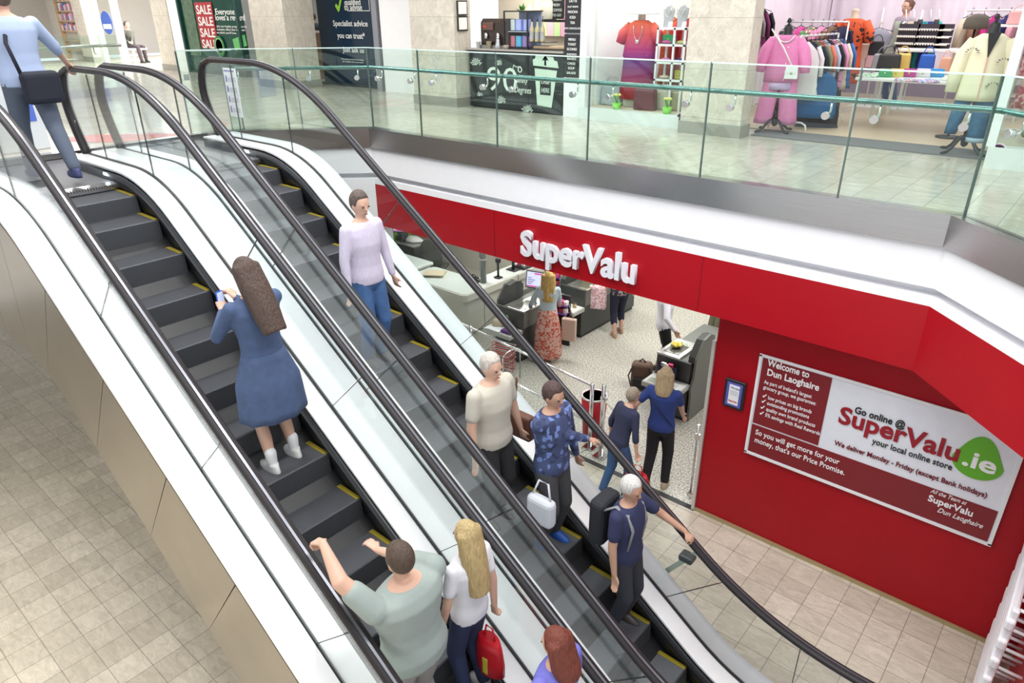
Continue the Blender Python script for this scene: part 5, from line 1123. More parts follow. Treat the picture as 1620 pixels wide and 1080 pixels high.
# backpack on the floor
t = root('backpack', (-5.05, 9.12, 0), 'brown and black backpack standing on the floor left of the nearest checkout', 'backpack', .4)
m = MB(); m.rbox(-.17, -.11, 0, .17, .11, .46, .07, 4); m.build('bag_body', C((.13, .075, .05), .7), t); MB().rbox(-.13, -.16, .03, .13, -.09, .22, .03, 3).build('front_pocket', C((.02, .02, .02), .7), t)
MB().tube([(-.14, -.09, .42), (-.2, -.14, .25), (-.15, -.12, .05)], .012, 8).build('strap', 'black', t); MB().tube([(-.06, 0, .45), (0, 0, .52), (.06, 0, .45)], .012, 8).build('handle', 'black', t); MB().tube([(.14, -.09, .42), (.2, -.14, .25), (.15, -.12, .05)], .012, 8).build('strap', 'black', t)
# ---------------------------------------------------------------- red wall: framed notice, big sign, display rack
t = root('framed_certificate', (0, 0, 0), 'small black framed certificate with violet border on the red wall', 'picture frame')
X0, X1, Z0, Z1 = -2.70, -2.46, UF-2.52, UF-2.165
MB().rbox(X0, 6.79, Z0, X1, 6.82, Z1, .006, 1).build('frame', 'black', t); MB().box(X0+.03, 6.786, Z0+.03, X1-.03, 6.79, Z1-.03).build('mount', C((.10, .10, .42)), t); MB().box(X0+.06, 6.783, Z0+.055, X1-.06, 6.786, Z1-.055).build('sheet', C((.8, .82, .85)), t)
text('lettering', 'We care', .03, (X0+.075, 6.781, Z1-.10), 0, C((.1, .1, .3)), t); text('lettering', 'SuperValu', .025, (X0+.068, 6.781, Z0+.09), 0, C((.6, .02, .05)), t, .01)
for k in range(4): MB().box(X0+.075, 6.781, Z1-.13-.016*k, X1-.075, 6.783, Z1-.126-.016*k).build('text_rule', C((.4, .4, .45)), t)
def sign():
    t = root('wall_sign', (0, 0, 0), 'large white framed shop sign on the red wall with maroon panels and a green badge', 'sign')
    SX0, SX1, SZ0, SZ1 = -2.355, .055, UF-3.005, UF-1.765; W_ = SX1-SX0; H = SZ1-SZ0; y = 6.80
    mar = C((.20, .012, .018), .45); wh = C((.76, .79, .86), .4); wl = C((.88, .88, .9), .5); blk = C((.01, .01, .01), .5)
    MB().box(SX0, y, SZ0, SX1, 6.82, SZ1).build('backing_board', wh, t)
    fr = MB(); b = .018
    for a in ((SX0-.01, SZ0-.01, SX1+.01, SZ0+b), (SX0-.01, SZ1-b, SX1+.01, SZ1+.01), (SX0-.01, SZ0, SX0+b, SZ1), (SX1-b, SZ0, SX1+.01, SZ1)): fr.box(a[0], y-.012, a[1], a[2], y+.002, a[3])
    fr.build('frame', C((.82, .82, .84), .35), t)
    # maroon panels
    def P(u, v): return SX0+u*W_, SZ0+v*H     # v up
    pw = .31*W_; bot = .315*H
    MB().box(SX0+b+.012, y-.006, SZ0+bot+.012, SX0+pw, y, SZ1-b-.012).build('maroon_panel', mar, t)
    MB().box(SX0+b+.01, y-.006, SZ0+b+.01, SX1-b-.01, y, SZ0+bot-.008).build('maroon_panel', mar, t)
    def tx(s, u, v, size, m, bold=0., width=None, **k): x, z = P(u, v); return text('lettering', s, size, (x, y-.009, z), 0, m, t, bold, width=width, **k)
    def tq(s, x0, y0, x1, y1, size, m, bold=0., **k):
        a = at(1180+x0/3.2727, 540+y0/3.2727, 1, y-.009); c = at(1180+x1/3.2727, 540+y1/3.2727, 1, y-.009)
        return text('lettering', s, size, (a.x, y-.009, a.z), 0, m, t, bold, width=c.x-a.x, **k)
    tq('Welcome to', 112, 124, 327, 190, .108, wl, .022); tq('Dun Laoghaire', 107, 172, 375, 252, .108, wl, .022)
    tq('As part of Ireland\'s largest', 93, 216, 340, 292, .062, wl, .006); tq('grocery group, we guarantee:', 90, 243, 362, 328, .062, wl, .006)
    for s_, q in (('low prices on big brands', (113, 298, 338, 370)), ('outstanding promotions', (108, 326, 325, 398)), ('quality own brand products', (103, 357, 357, 440)), ('5% savings with Real Rewards', (98, 387, 382, 480))):
        tq(s_, *q, .062, wl, .006); v = at(1180+(q[0]-28)/3.2727, 540+(q[1]-10)/3.2727, 1, y-.007)
        MB().prism([(0, .015), (.015, 0), (.045, .045), (.036, .05), (.016, .02), (.007, .026)], .002, TR(v.x, y-.007, v.z, rx=PI/2)).build('tick_mark', wl, t)
    tq('So you will get more for your', 48, 478, 482, 632, .09, wl, .01); tq('money, that\'s our Price Promise.', 43, 518, 508, 685, .09, wl, .01)
    tq('Go online @', 560, 368, 822, 445, .105, blk, .022); tq('SuperValu', 474, 416, 1093, 622, 0.27, C((.30, .008, .02), .45), .028)
    tq('your local online store', 652, 527, 1067, 660, .095, blk, .012); tq('We deliver Monday - Friday (except Bank holidays)', 457, 533, 1247, 808, .075, C((.16, .01, .02)), .022)
    tq('All the Team at', 955, 780, 1142, 845, .06, wl, .004, shear=.35); tq('SuperValu', 940, 822, 1172, 900, .10, wl, .024); tq('Dun Laoghaire', 988, 880, 1225, 958, .075, wl, .006, shear=.35)
    # plain green rounded badge with .ie
    v = at(1180+1200/3.2727, 540+625/3.2727, 1, y); cx, cz = v.x, v.z; m = MB(); pts = []
    for k in range(40):
        a = 2*PI*k/40; r = .205+(.11 if math.sin(a) > 0 else 0)*max(0, math.sin(a))**3; w = 1-.32*max(0, math.sin(a))
        pts.append((r*math.cos(a)*w*1.0, r*math.sin(a)*.86))
    m.prism(pts, .006, TR(cx, y-.002, cz, rx=PI/2)); m.build('green_badge', C((.12, .42, .02), .45), t)
    tq('.ie', 1112, 632, 1286, 680, .24, wl, .024)
sign()
t = root('display_rack', (0, 0, 0), 'white plastic display rack with bars and red edge at the lower right corner', 'display rack'); wm = C((.8, .8, .84), .4)
rackx = .30
MB().rbox(rackx+.22, 5.2, 0, rackx+.30, 6.75, 1.75, .01).build('red_back', C((.5, .02, .02)), t)
MB().rbox(rackx+.31, 5.2, 0, rackx+.55, 6.75, 1.80, .01).build('white_side', wm, t)
for k, y in enumerate((5.25, 5.95, 6.65)): MB().rbox(rackx, y, .02, rackx+.05, y+.06, 1.7, .012).build('upright', wm, t)
for k in range(8):
    z = .12+.2*k
    MB().rbox(rackx-.02, 5.22, z, rackx+.05, 6.73, z+.10, .02).build('tray_front', wm, t)
    for y in (5.4, 5.8, 6.2, 6.6): MB().tube([(rackx+.05, y, z+.09), (rackx+.22, y, z+.09)], .014, 8).build('bar', wm, t)
t = root('entrance_gate', (0, 0, 0), 'slim chrome gate hinge post fixed beside the red wall edge', 'gate'); MB().tube([(-3.0, 6.92, .04), (-3.0, 6.92, 1.15)], .014, 8).build('post', 'chrome', t)
for z_ in (.08, .95): MB().rbox(-3.03, 6.89, z_, -2.93, 6.95, z_+.07, .01).build('hinge', 'chrome', t)
# glass fin with clamps on the escalator side
t = root('glass_fin', (0, 0, 0), 'narrow glass safety fin clamped beside the further escalator handrail near the shop floor', 'glass fin')
p = at(1034, 910, 1, 4.90); q = at(1100, 870, 1, 4.90); MB().prism([(0, 0), (q.x-p.x, q.z-p.z), (q.x-p.x+.02, q.z-p.z-.05), (.03, -.05)], .012, TR(p.x, 4.90, p.z, rx=PI/2)).build('glass_blade', mat('fin_glass', (.58, .64, .55), .1), t)
MB().rbox(q.x-.12, 4.80, q.z-.12, q.x+.02, 4.92, q.z-.05, .02).build('rail_clamp', C((.05, .055, .055), .4), t); MB().ball((p.x, 4.90, p.z-.02), .035).build('fitting', 'chrome', t)
# ================================================================ people
def remesh(mb, name, m, parent, voxel=.009, smooth=4, **k):
    bmesh.ops.recalc_face_normals(mb.b, faces=mb.b.faces[:])
    me = bpy.data.meshes.new('t'); mb.b.to_mesh(me); mb.b.free(); o = bpy.data.objects.new('t', me); COL.objects.link(o)
    r = o.modifiers.new('r', 'REMESH'); r.mode = 'VOXEL'; r.voxel_size = voxel; r.use_smooth_shade = True
    s = o.modifiers.new('s', 'SMOOTH'); s.factor = .5; s.iterations = smooth
    dg = bpy.context.evaluated_depsgraph_get(); nm = bpy.data.meshes.new_from_object(o.evaluated_get(dg)); bpy.data.objects.remove(o)
    nm.materials.clear(); nm.materials.append(MT[m] if isinstance(m, str) else m)
    for p in nm.polygons: p.use_smooth = True
    nm.name = name; return link(name, nm, parent, **k)
def cap(mb, a, b, r0, r1, n=12):
    a = Vector(a); b = Vector(b); d = (b-a); L = d.length
    if L < 1e-5: mb.ball(a, r0, seg=n); return
    d /= L; pts = []; rr = []
    for k in range(4): t = PI/2*(1-k/4); pts.append(a-d*r0*math.sin(t)*.98); rr.append(max(.0008, r0*math.cos(t)))
    pts.append(a); rr.append(r0); pts.append(b); rr.append(r1)
    for k in range(1, 5): t = PI/2*k/4; pts.append(b+d*r1*math.sin(t)*.98); rr.append(max(.0008, r1*math.cos(t)))
    mb.tube(pts, rr, n)
def ik(a, t, l1, l2, hint):
    a = Vector(a); t = Vector(t); d = t-a; L = min(d.length, (l1+l2)*.995); u = d.normalized(); x = (l1*l1-l2*l2+L*L)/(2*L); h = math.sqrt(max(0, l1*l1-x*x))
    hn = Vector(hint)-u*Vector(hint).dot(u); hn.normalize(); return a+u*x+hn*h, a+u*L
HAIRM = {}
def hairm(c):
    if c not in HAIRM: HAIRM[c] = mat('hair_%d' % len(HAIRM), c, .55, noise=.55, nscale=26, bump=.7, stretch=(3, 3, .5))
    return HAIRM[c]
def person(label, loc, rz, H=1.72, build=1., top=(.5, .5, .5), sleeve='short', bottom=(.05, .05, .07), legs='trousers', skin='skin', hair=('short', (.06, .035, .02)), shoe=(.05, .04, .04),
           hands=(None, None), feet=((-.10, 0), (.10, 0)), lean=0., yaw=0., nod=0., sit=False, voxel=.010, toplen=.90, sock=None, hem=.52, group=None, handdir=(None, None), foot_lift=(0, 0), grip=(0, 0)):
    s = H/1.75; t = root('person', loc, label, 'person', rz, group); Mi = (Matrix.Translation(loc) @ Matrix.Rotation(rz, 4, 'Z')).inverted()
    def lp(w): return Mi @ Vector(w)
    hz = (.50 if sit else .93)*s
    piv = Vector((0, 0, hz+.02)); RL = Matrix.Rotation(-lean, 3, 'X')
    def T(x, y, z):     # torso point given for a standing 1.75 figure
        v = Vector((x*s*build, y*s*build, z*s-(.43*s if sit else 0))); v2 = v-piv
        if v2.z > 0: v2 = RL @ v2
        return piv+v2
    def torso(mb, inflate=0., z0=.84, z1=1.5):
        secs = [(.82, .13, .085), (.88, .165, .112), (.96, .170, .118), (1.06, .148, .103), (1.16, .145, .105), (1.27, .168, .118), (1.36, .182, .115), (1.43, .165, .095), (1.475, .085, .07), (1.50, .055, .055)]
        R = []
        for z, w, d in secs:
            if z < z0-.001 or z > z1+.001: continue
            R.append([T((w+inflate)*math.cos(a), (d+inflate)*math.sin(a)-(.012 if z > 1.3 else 0), z) for a in [2*PI*k/20 for k in range(20)]])
        mb.loft(R)
    sh = [T(-.175, -.01, 1.415), T(.175, -.01, 1.415)]; hp = [T(-.085, 0, .92), T(.085, 0, .92)]
    # legs
    kn, an = [], []
    for i in range(2):
        fx, fy = feet[i][0]*s, feet[i][1]*s; ank = Vector((fx, fy-.03, .085*s+foot_lift[i]))
        k, e = ik(hp[i], ank, .44*s, .42*s, (0, 1, .05) if not sit else (0, .5, 1)); kn.append(k); an.append(e)
    # arms
    el, wr, hd = [], [], []
    for i in range(2):
        sg = -1 if i == 0 else 1; tgt = hands[i]
        tgt = lp(tgt) if tgt is not None else T(sg*.27, .06, .88)
        e, w = ik(sh[i], tgt, .285*s, .255*s, (sg*.6, -.8, -.3)); el.append(e); wr.append(w)
        d = (w-e).normalized() if handdir[i] is None else (Matrix.Rotation(-rz, 3, 'Z') @ Vector(handdir[i])).normalized(); hd.append(d)
    mb = MB(); torso(mb)
    nk = T(0, -.01, 1.46); hc = nk+RL @ Vector((0, .015*s, .165*s)); cap(mb, nk-Vector((0, 0, .03)), hc-Vector((0, 0, .05*s)), .052*s, .048*s)
    HM = Matrix.Translation(hc) @ Matrix.Rotation(yaw, 4, 'Z') @ Matrix.Rotation(-nod-lean*.5, 4, 'X')
    mb.ball((0, -.004*s, .012*s), .1*s, .76, .95, 1.10, HM, 20); mb.ball((0, .028*s, -.045*s), .06*s, .86, .92, 1.0, HM, 16)
    mb.ball((0, .098*s, -.012*s), .016*s, .75, 1.0, 1.3, HM, 10); mb.ball((0, .088*s, .004*s), .010*s, .8, .9, 2.2, HM, 10); mb.ball((0, .078*s, -.052*s), .018*s, 1.3, .7, .45, HM, 10)
    for sg in (-1, 1): mb.ball((sg*.076*s, -.002, -.004), .024*s, .35, .75, 1.25, HM, 10); mb.ball((sg*.032*s, .078*s, .030*s), .015*s, 1.3, .7, .5, HM, 8)
    for i in range(2):
        sg = -1 if i == 0 else 1
        cap(mb, sh[i], el[i], .05*s*build, .038*s*build); cap(mb, el[i], wr[i], .039*s*build, .026*s)
        d = hd[i]; side = d.cross(Vector((0, 0, 1)))
        if side.length < .3: side = Vector((0, 1, 0)).cross(d)
        side.normalize(); nrm = side.cross(d).normalized()
        if handdir[i] is None and abs(d.z) > .7: side = Vector((0, 1, 0))-d*d.y; side.normalize(); nrm = d.cross(side).normalized()*sg
        else: nrm = -nrm if nrm.z > 0 else nrm
        pc = wr[i]+d*.045*s
        for q in (-.026, -.009, .009, .026): cap(mb, wr[i]+d*.012*s+side*q*.6*s, wr[i]+d*.085*s+side*q*s, .013*s, .012*s, 8)
        for j, (q, L) in enumerate(((-.030, .060), (-.010, .074), (.010, .078), (.030, .068))):
            g = .45+.9*grip[i]; p0 = wr[i]+d*.085*s+side*q*s; p1 = p0+(d*math.cos(g*.6)+nrm*math.sin(g*.6))*L*.5*s; p2 = p1+(d*math.cos(g*1.6)+nrm*math.sin(g*1.6))*L*.5*s
            cap(mb, p0, p1, .0095*s, .009*s, 8); cap(mb, p1, p2, .009*s, .0078*s, 8)
        th = side*(1 if i == 0 else 1)
        p0 = wr[i]+d*.025*s+th*.024*s; p1 = p0+(d*.7+th*.6+nrm*.35).normalized()*.042*s; p2 = p1+(d*.9+nrm*.5).normalized()*.032*s; cap(mb, p0, p1, .0125*s, .0105*s, 8); cap(mb, p1, p2, .0105*s, .009*s, 8)
        cap(mb, hp[i]-Vector((0, 0, .02)), kn[i], .082*s*build, .054*s); cap(mb, kn[i], (kn[i]+an[i])/2+Vector((0, -.012, 0)), .050*s, .052*s*build); cap(mb, (kn[i]+an[i])/2+Vector((0, -.012, 0)), an[i], .051*s*build, .036*s)
        cap(mb, an[i]+Vector((0, -.02, -.03*s)), an[i]+Vector((0, .13*s, -.055*s)), .034*s, .025*s)
    remesh(mb, 'body', skin, t, voxel, 3)
    for sg in (-1, 1):
        e = MB(); e.ball((sg*.031*s, .085*s, .012*s), .011*s, 1.2, .6, .7, HM, 8); e.build('eye', C((.03, .02, .015), .2), t)
    e = MB(); e.ball((0, .094*s, -.055*s), .016*s, 1.3, .4, .32, HM, 8); e.build('mouth', C((.35, .10, .09), .5), t)
    # top
    tm = top if not isinstance(top, tuple) else C(top, .85, 0., .15)
    mb = MB(); torso(mb, .016, .82 if toplen < .85 else .88 if toplen < .95 else .96, 1.475)
    for i in range(2):
        cap(mb, sh[i], (sh[i]*.0+sh[i]), .062*s*build, .062*s*build)
        if sleeve == 'short': cap(mb, sh[i], sh[i].lerp(el[i], .62), .064*s*build, .056*s*build)
        elif sleeve == 'long': cap(mb, sh[i], el[i], .062*s*build, .05*s*build); cap(mb, el[i], el[i].lerp(wr[i], .93), .05*s*build, .036*s)
        elif sleeve == 'rolled': cap(mb, sh[i], el[i], .062*s*build, .05*s*build); cap(mb, el[i], el[i].lerp(wr[i], .3), .052*s*build, .048*s)
    remesh(mb, 'dress' if legs == 'dress' else 'shirt', tm, t, .013, 3)
    bm_ = bottom if not isinstance(bottom, tuple) else C(bottom, .85, 0., .15)
    if legs in ('trousers', 'shorts', 'capri'):
        fr = {'trousers': 1., 'shorts': -.25, 'capri': .35}[legs]; mb = MB(); torso(mb, .010, .82, .96)
        for i in range(2):
            cap(mb, hp[i]-Vector((0, 0, .0)), kn[i] if fr >= 0 else hp[i].lerp(kn[i], .85), .100*s*build, (.076 if fr > 0 else .082)*s)
            if fr > 0: cap(mb, kn[i], (kn[i]+an[i])/2, .074*s, .066*s*build**.5); cap(mb, kn[i].lerp(an[i], .35 if fr < .5 else .5), kn[i].lerp(an[i], max(.36, fr*.95)), .066*s*build**.5, .058*s)
        remesh(mb, 'jeans' if bottom == 'jeans' or bm_ is jn else legs if legs != 'capri' else 'trousers', bm_, t, .013, 3)
    else:
        zt, zb = 1.04*s, hem*s; R = []; rip = .045 if legs == 'dress' else .06
        for i in range(10):
            u = i/9; z = zt+(zb-zt)*u; w = (.165+.075*min(1, u*2.2)+.03*u)*s*build; c = (an[0]+an[1])/2*u*.3
            R.append([Vector((c.x+(w*(1+rip*u*math.sin(9*a)))*math.cos(a), c.y+(w*.78*(1+rip*u*math.sin(9*a+1)))*math.sin(a), z)) for a in [2*PI*k/40 for k in range(40)]])
        MB().loft(R[::-1]).build('skirt' if legs == 'skirt' else 'dress_skirt', bm_, t)
    for i in range(2):
        if sock: m = MB(); cap(m, an[i]+Vector((0, 0, .10*s)), an[i]-Vector((0, 0, .02)), .046*s, .042*s); m.build('sock', C(sock, .9), t)
        m = MB(); a = an[i]; b = a.z-.085*s
        m.loft([[Vector((a.x+w*math.cos(q), a.y+yy+d*math.sin(q)*0+dy*math.sin(q), b+z)) for q in [2*PI*k/18 for k in range(18)]] for z, w, yy, dy, d in ((.0, .044*s, .05*s, .135*s, 0), (.02, .048*s, .05*s, .14*s, 0), (.045, .045*s, .045*s, .13*s, 0), (.07, .04*s, .015*s, .09*s, 0), (.095, .038*s, -.01*s, .055*s, 0))]); m.build('shoe', C(shoe, .5), t)
    # hair
    st, hc_ = hair; m = MB()
    if st != 'bald':
        m.ball((0, -.018*s, .030*s), .104*s, .82, .98, 1.08, HM, 18)
        if st in ('bob', 'long', 'curly'):
            L = {'bob': .10, 'long': .34, 'curly': .30}[st]; wd = .078 if st != 'curly' else .095
            for k in range(9):
                a = PI*(1.0+k/8); p0 = Vector((wd*math.cos(a)*s, (.045*math.sin(a)-.035)*s, .05*s)); p1 = Vector((wd*1.08*math.cos(a)*s, (.06*math.sin(a)-.045)*s, -.11*s)); p2 = Vector((wd*1.0*math.cos(a)*s, (.06*math.sin(a)-.075)*s, -.11*s-L*s))
                w0 = .032 if st != 'curly' else .036; random.seed(k); j = .02 if st == 'curly' else .004
                cap(m, HM @ p0, HM @ p1, w0*s, w0*s, 8); q = p1.lerp(p2, .5)+Vector((random.uniform(-j, j), random.uniform(-j, j), 0)); cap(m, HM @ p1, HM @ q, w0*s, .03*s, 8); cap(m, HM @ q, HM @ p2, .03*s, .016*s, 8)
        if st == 'bun': m.ball((0, -.10*s, .05*s), .05*s, M=HM)
        # keep the face clear
        for v in m.b.verts:
            q = HM.inverted() @ v.co
            if q.y > .035*s and q.z < .075*s: q.y = .035*s; v.co = HM @ q
        remesh(m, 'hair', hairm(hc_), t, .011, 2)
    t['_'] = 0; del t['_']
    return t, dict(wr=wr, hd=hd, sh=sh, el=el, hc=hc, M=Mi.inverted(), T=T)
def step_at(X):
    i = round((X-.2+7.74)/.4); x0 = -7.74+.4*i; return x0+.19, zat(STEP, x0+.38)
denim = mat('denim_cloth', (.065, .10, .20), .85, noise=.25, nscale=16); jean2 = mat('faded_jeans', (.05, .12, .28), .85, noise=.35, nscale=10)
# --- nearer escalator, riding up (facing -X)
x, z = step_at(-4.75)
pd, info = person('woman in a denim dress with long brown hair looking at a phone', (x, 2.48, z), PI/2, 1.82, 1.0, denim, 'long', denim, 'dress', 'skin', ('long', (.07, .04, .03)), (.72, .72, .70), sock=(.8, .8, .82),
       hands=(tuple(at(352, 492, 0, x-.34)), tuple(at(372, 470, 0, x-.32))), nod=.45, hem=.50, grip=(1, 1), handdir=((-.7, .3, .5), (-.7, -.1, .5)), feet=((-.12, -.03), (.12, .03)), lean=.06)
w = info['M'] @ info['wr'][0]; t = root('mobile_phone', w+Vector((-.10, .05, .06)), 'blue-edged mobile phone in the hand of the woman in denim', 'phone', .3); MB().rbox(-.006, -.036, -.07, .006, .036, .07, .004).build('case', C((.03, .12, .7)), t); MB().box(.006, -.032, -.062, .008, .032, .062).build('screen', mat('phone_screen', (.5, .6, .9), .2, emit=.6), t)
x, z = step_at(-2.75)
tee = mat('grey_green_tshirt', (.30, .35, .33), .85, noise=.12, nscale=6)
pm, info = person('man in a grey-green t-shirt with his left hand on the nearer escalator handrail', (x, 2.14, z), PI/2, 1.84, 1.36, tee, 'short', (.30, .28, .27), 'trousers', 'skin', ('short', (.08, .05, .035)), (.06, .05, .05), voxel=.008,
       hands=(tuple(at(500, 862, 1, 1.80)+Vector((.05, .02, .03))), tuple(at(592, 868, 1, 2.34))), handdir=((-1, 0, -.35), (-.8, 0, .2)), grip=(.9, .4), lean=.10, nod=.1)
pb, info = person('blonde woman in a white top standing right of the man in grey-green', (x+.0, 2.68, z), PI/2, 1.70, .92, (.74, .74, .78), 'short', (.02, .03, .08), 'trousers', 'skin', ('long', (.46, .34, .16)), (.5, .5, .5), voxel=.008, hands=(None, (x+.10, 2.86, z+.76)), grip=(0, 1), nod=.1)
t = root('carrier_bag', (x+.12, 2.90, z+.34), 'red plastic carrier bag hanging from the hand of the blonde woman on the nearer escalator', 'bag')
t.location = (x+.12, 2.76, z+.26)
def carrier(t, w, d, h, c=(.50, .01, .02), lettering=True):
    m = MB(); m.loft([[Vector((w/2*u*math.cos(a)*(1+.05*math.sin(5*a+zz*9)), d/2*u*math.sin(a)*(1+.1*math.sin(3*a+zz*7)), zz)) for a in [2*PI*k/26 for k in range(26)]] for u, zz in ((.80, 0), (1, .05*h), (1.04, .4*h), (.95, .75*h), (.75, h))]); m.build('bag_body', mat('red_plastic', c, .3), t)
    MB().tube([(-w*.2, 0, h*.97), (-w*.12, 0, h*1.3), (w*.12, 0, h*1.3), (w*.2, 0, h*.97)], .008, 6).build('handle', C(c, .3), t)
carrier(t, .26, .13, .36)
MB().rbox(-.02, -.072, .04, .03, -.05, .2, .005).build('yellow_panel', C((.5, .45, .05)), t)
x, z = step_at(-2.0)
pf, info = person('person with reddish brown hair and a violet blue top at the bottom edge', (x, 2.68, z), PI/2, 1.80, 1., (.16, .16, .55), 'short', (.03, .03, .05), 'trousers', 'skin', ('bob', (.16, .035, .02)), (.05, .05, .05), voxel=.008, nod=.2)
# --- top of the nearer escalator
pw, info = person('man in a pale blue shirt walking off the escalator at the upper left', (-8.42, 2.44, UF+.004), PI/2, 1.84, 1.1, (.36, .44, .64), 'rolled', (.10, .12, .17), 'trousers', 'skin', ('short', (.10, .07, .05)), (.05, .06, .16), feet=((-.08, .30), (.10, -.38)), lean=.05, hands=((-8.75, 2.12, UF+1.0), (-8.75, 3.0, UF+1.05)), foot_lift=(0, 0))
t = root('shoulder_bag', (-8.20, 2.50, UF+.80), 'dark navy bag hanging behind the hips of the man in pale blue', 'bag', 0); MB().rbox(-.10, -.17, 0, .04, .17, .30, .05, 3).build('bag_body', C((.008, .010, .022), .8), t); t.location = (-8.14, 2.50, UF+.78)
MB().tube([(-.03, -.15, .28), (-.10, -.18, .55), (-.28, -.08, .78)], .018, 8, flat=.4).build('strap', C((.008, .010, .022), .8), t)
# --- further escalator, riding down (facing +X)
def rider(label, X, Y, **k):
    x, z = step_at(X); return person(label, (x, Y, z), -PI/2, **k), x, z
strp = mat('lilac_shirt', (.60, .55, .68), .85, noise=.2, nscale=20, stretch=(6, 6, .5))
rider('person in a lilac shirt and blue jeans, topmost rider on the further escalator', -5.15, 3.86, H=1.74, top=strp, sleeve='long', bottom=jean2, hair=('short', (.10, .07, .06)), nod=.2)
(pp, info), x, z = rider('person in a beige shirt with bare arms hanging, middle of the further escalator', -3.55, 3.84, H=1.74, build=1.15, top=(.50, .47, .40), sleeve='short', bottom=(.02, .02, .022), hair=('short', (.55, .5, .45)), skin='skin', nod=.2)
t = root('brown_handbag', (x, 4.24, z+.72), 'brown leather bag at the side of the rider in beige', 'handbag'); MB().rbox(-.13, -.05, 0, .13, .05, .26, .03, 3).build('bag_body', C((.14, .06, .04), .4), t); MB().tube([(-.1, 0, .25), (-.04, -.03, .5), (.0, -.07, .66)], .01, 6).build('strap', C((.14, .06, .04), .4), t)
plaid = pattern_mat('blue_check', (.05, .07, .16), [(.15, .22, .50), (.03, .04, .10)], 26, .62)
(pp, info), x, z = rider('person in a navy and blue checked shirt on the further escalator', -3.15, 4.18, H=1.74, build=1.1, top=plaid, sleeve='long', bottom=(.06, .06, .065), shoe=(.02, .10, .42), hair=('short', (.07, .04, .035)), skin='skin2', nod=.25, hands=(None, (-3.15+.35, 4.60, rel(-5.6+.7*2.8)+.06)))
t = root('white_tote_bag', (x+.14, 3.86, z+.52), 'pale grey-white bag carried at the hip of the rider in the checked shirt', 'bag'); m = MB(); m.rbox(-.14, -.06, 0, .14, .06, .28, .05, 3); m.build('bag_body', C((.62, .64, .70)), t); MB().tube([(-.1, 0, .26), (-.05, .03, .42), (.05, .03, .42), (.1, 0, .26)], .01, 6).build('handle', C((.62, .64, .70)), t)
(pp, info), x, z = rider('person in a navy t-shirt with a black backpack, lowest rider on the further escalator', -2.35, 4.22, H=1.68, build=1.05, top=(.025, .03, .085), sleeve='short', bottom=(.03, .032, .045), hair=('short', (.62, .6, .58)), skin='skin2', nod=.3, hands=(tuple(at(1030, 945, 1, 4.64)), None) if False else ((-2.0, 4.60, rel(-5.6+.7*2.03)+.05), None), handdir=((1, 0, -.6), None), grip=(.8, 0))
t = root('backpack', (x-.22, 4.22, z+.92), 'black backpack with grey straps worn by the lowest rider on the further escalator', 'backpack'); m = MB(); m.rbox(-.10, -.15, 0, .06, .15, .46, .05, 3); m.build('bag_body', C((.02, .022, .03), .8), t)
for s_ in (-1, 1): MB().tube([(.05, .11*s_, .40), (.16, .11*s_, .49), (.28, .11*s_, .46), (.335, .11*s_, .32), (.30, .11*s_, .1)], .02, 8, flat=.5).build('strap', C((.25, .26, .28), .8), t)
# --- supermarket entrance
bp_, info = person('woman with a blonde bob in a navy blue top at the shop entrance', (-3.50, 6.93, 0), .25, 1.76, .95, (.022, .045, .20), 'short', (.012, .010, .014), 'trousers', 'skin', ('bob', (.42, .31, .18)), (.45, .35, .25), hands=((-3.86, 6.86, .98), (-3.38, 7.28, .95)), feet=((-.12, -.06), (.11, .05)), handdir=((-.6, -.7, -.1), None), voxel=.009)
MB().tube([(-.12, -.13, 1.36), (.02, -.15, 1.2), (.16, -.08, 1.0)], .006, 6).build('bag_strap', C((.01, .01, .03)), bp_)
pj, info = person('stooping older person in a dark top beside the woman in navy blue', (-3.80, 6.42, 0), -.35, 1.56, .95, (.03, .035, .08), 'rolled', jean2, 'trousers', 'skin', ('short', (.32, .26, .20)), (.06, .04, .03), lean=.30, hands=(None, (-3.50, 6.38, .66)), feet=((-.11, -.12), (.10, .15)), grip=(0, 1))
t = root('carrier_bag', (-3.46, 6.35, .16), 'red carrier bag with white lettering held by the stooping person', 'bag', .15); carrier(t, .34, .15, .38)
text('lettering', 'SuperValu', .07, (-.13, -.082, .24), 0, C((.85, .85, .85)), t, .02, width=.26); MB().lathe([(.04, 0), (.04, .006)], 14, TR(.02, -.078, .14, rx=PI/2)).build('green_spot', C((.25, .55, .05)), t)
floral = pattern_mat('coral_floral', (.62, .42, .36), [(.50, .08, .05), (.60, .2, .14)], 34, .5)
person('woman with wavy blonde hair, pale jacket and long coral floral skirt', (-6.85, 8.90, 0), .55, 1.68, .95, (.45, .56, .60), 'long', floral, 'skirt', 'skin', ('curly', (.48, .32, .10)), (.5, .45, .4), hands=((-7.25, 8.88, .92), (-6.9, 9.3, .95)), hem=.10, toplen=1.)
t = root('tote_bag', (-6.55, 9.12, .40), 'pale pink canvas bag hanging beside the floral skirt', 'bag', .3); MB().rbox(-.13, -.05, 0, .13, .05, .42, .02).build('bag_body', C((.58, .42, .34)), t); MB().tube([(-.08, 0, .41), (-.02, .0, .7), (.08, 0, .41)], .008, 6).build('handle', C((.58, .42, .34)), t)
pc_, info = person('woman in a dark floral top, navy cropped trousers and sandals behind the tills', (-6.48, 10.62, 0), .9, 1.68, 1.08, pattern_mat('dark_floral', (.02, .02, .04), [(.5, .25, .25), (.3, .35, .3)], 36, .6), 'short', (.012, .014, .035), 'capri', 'skin', ('bob', (.1, .06, .04)), (.45, .28, .18), feet=((-.10, -.08), (.10, .10)))
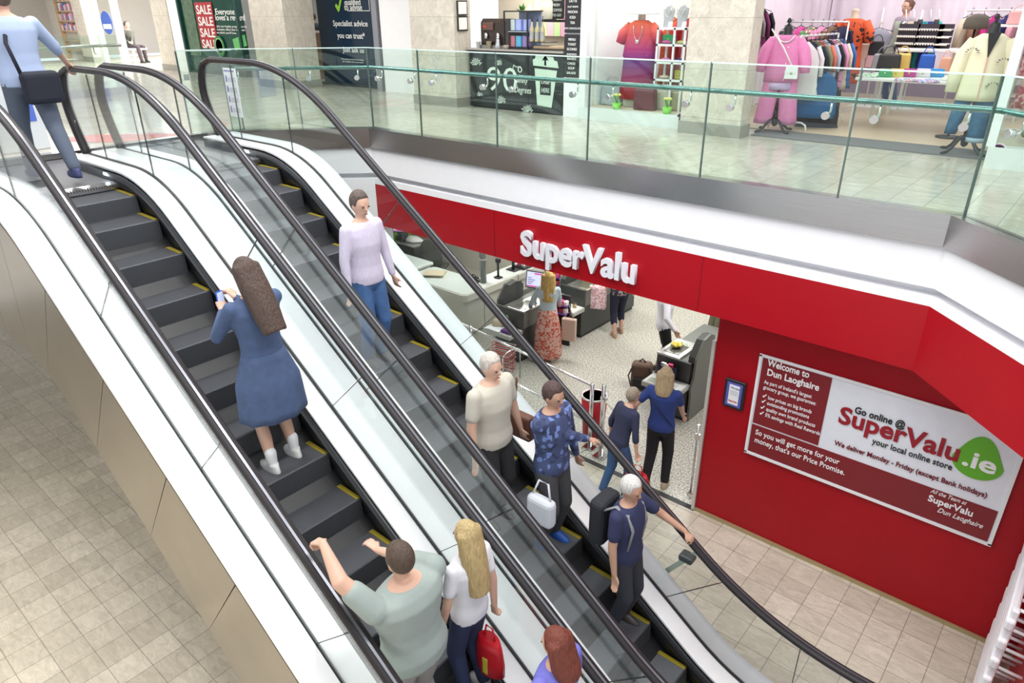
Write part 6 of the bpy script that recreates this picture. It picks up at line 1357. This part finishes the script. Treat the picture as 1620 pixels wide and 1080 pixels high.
t = root('tote_bag', (-6.83, 10.40, .52), 'pink and white patterned tote bag over the arm of the woman in cropped trousers', 'bag', .4); MB().rbox(-.17, -.07, 0, .17, .07, .46, .04, 3).build('bag_body', pattern_mat('pink_dots', (.62, .34, .38), [(.8, .7, .72)], 40, .55), t); MB().tube([(-.09, 0, .45), (-.03, .0, .82), (.09, 0, .45)], .012, 8).build('handle', C((.6, .35, .4)), t)
person('man in a white shirt and black shorts standing at the nearest checkout', (-5.06, 9.75, 0), -.9, 1.74, 1.05, (.76, .76, .82), 'long', (.012, .012, .014), 'shorts', 'skin2', ('short', (.08, .05, .04)), (.08, .06, .05), toplen=.84, hands=(None, (-4.75, 9.55, .95)))
person('person in olive trousers on the far side of the nearest checkout', (-4.62, 10.95, 0), 2.6, 1.72, 1.0, (.12, .12, .10), 'short', (.14, .14, .09), 'trousers', 'skin', ('short', (.08, .05, .04)), (.04, .04, .04), voxel=.013)
# --- upper floor, far away
person('shopper in a grey top and jeans near the back of the fashion shop', (-3.42, 14.15, U+.012), 2.6, 1.66, .9, (.42, .36, .42), 'short', jean2, 'trousers', 'skin', ('bun', (.16, .07, .05)), (.5, .42, .36), voxel=.014)
t = root('bench_seat', (-26.4, 11.1, U), 'low white bench inside the bright white store', 'bench'); MB().rbox(-.5, -.25, .40, .5, .25, .46, .01).build('seat', C((.8, .8, .78)), t)
for sx in (-.42, .38):
    for sy in (-.2, .16): MB().box(sx, sy, 0, sx+.04, sy+.04, .40).build('leg', C((.7, .7, .7)), t)
person('seated person in dark clothes inside the bright white store at the far left', (-26.35, 11.05, U), -1.3, 1.7, 1., (.06, .06, .05), 'long', (.06, .045, .055), 'trousers', 'skin', ('short', (.05, .03, .02)), (.02, .02, .02), sit=True, feet=((-.12, .48), (.12, .55)), hands=((-26.0, 10.95, U+.66), (-26.0, 10.85, U+.66)), voxel=.015)
person('staff member with brown hair behind the brown wooden counter', (-17.2, 12.0, U), 2.0, 1.5, 1., (.04, .05, .07), 'long', (.05, .05, .06), 'trousers', 'skin', ('short', (.10, .05, .03)), (.02, .02, .02), voxel=.015)
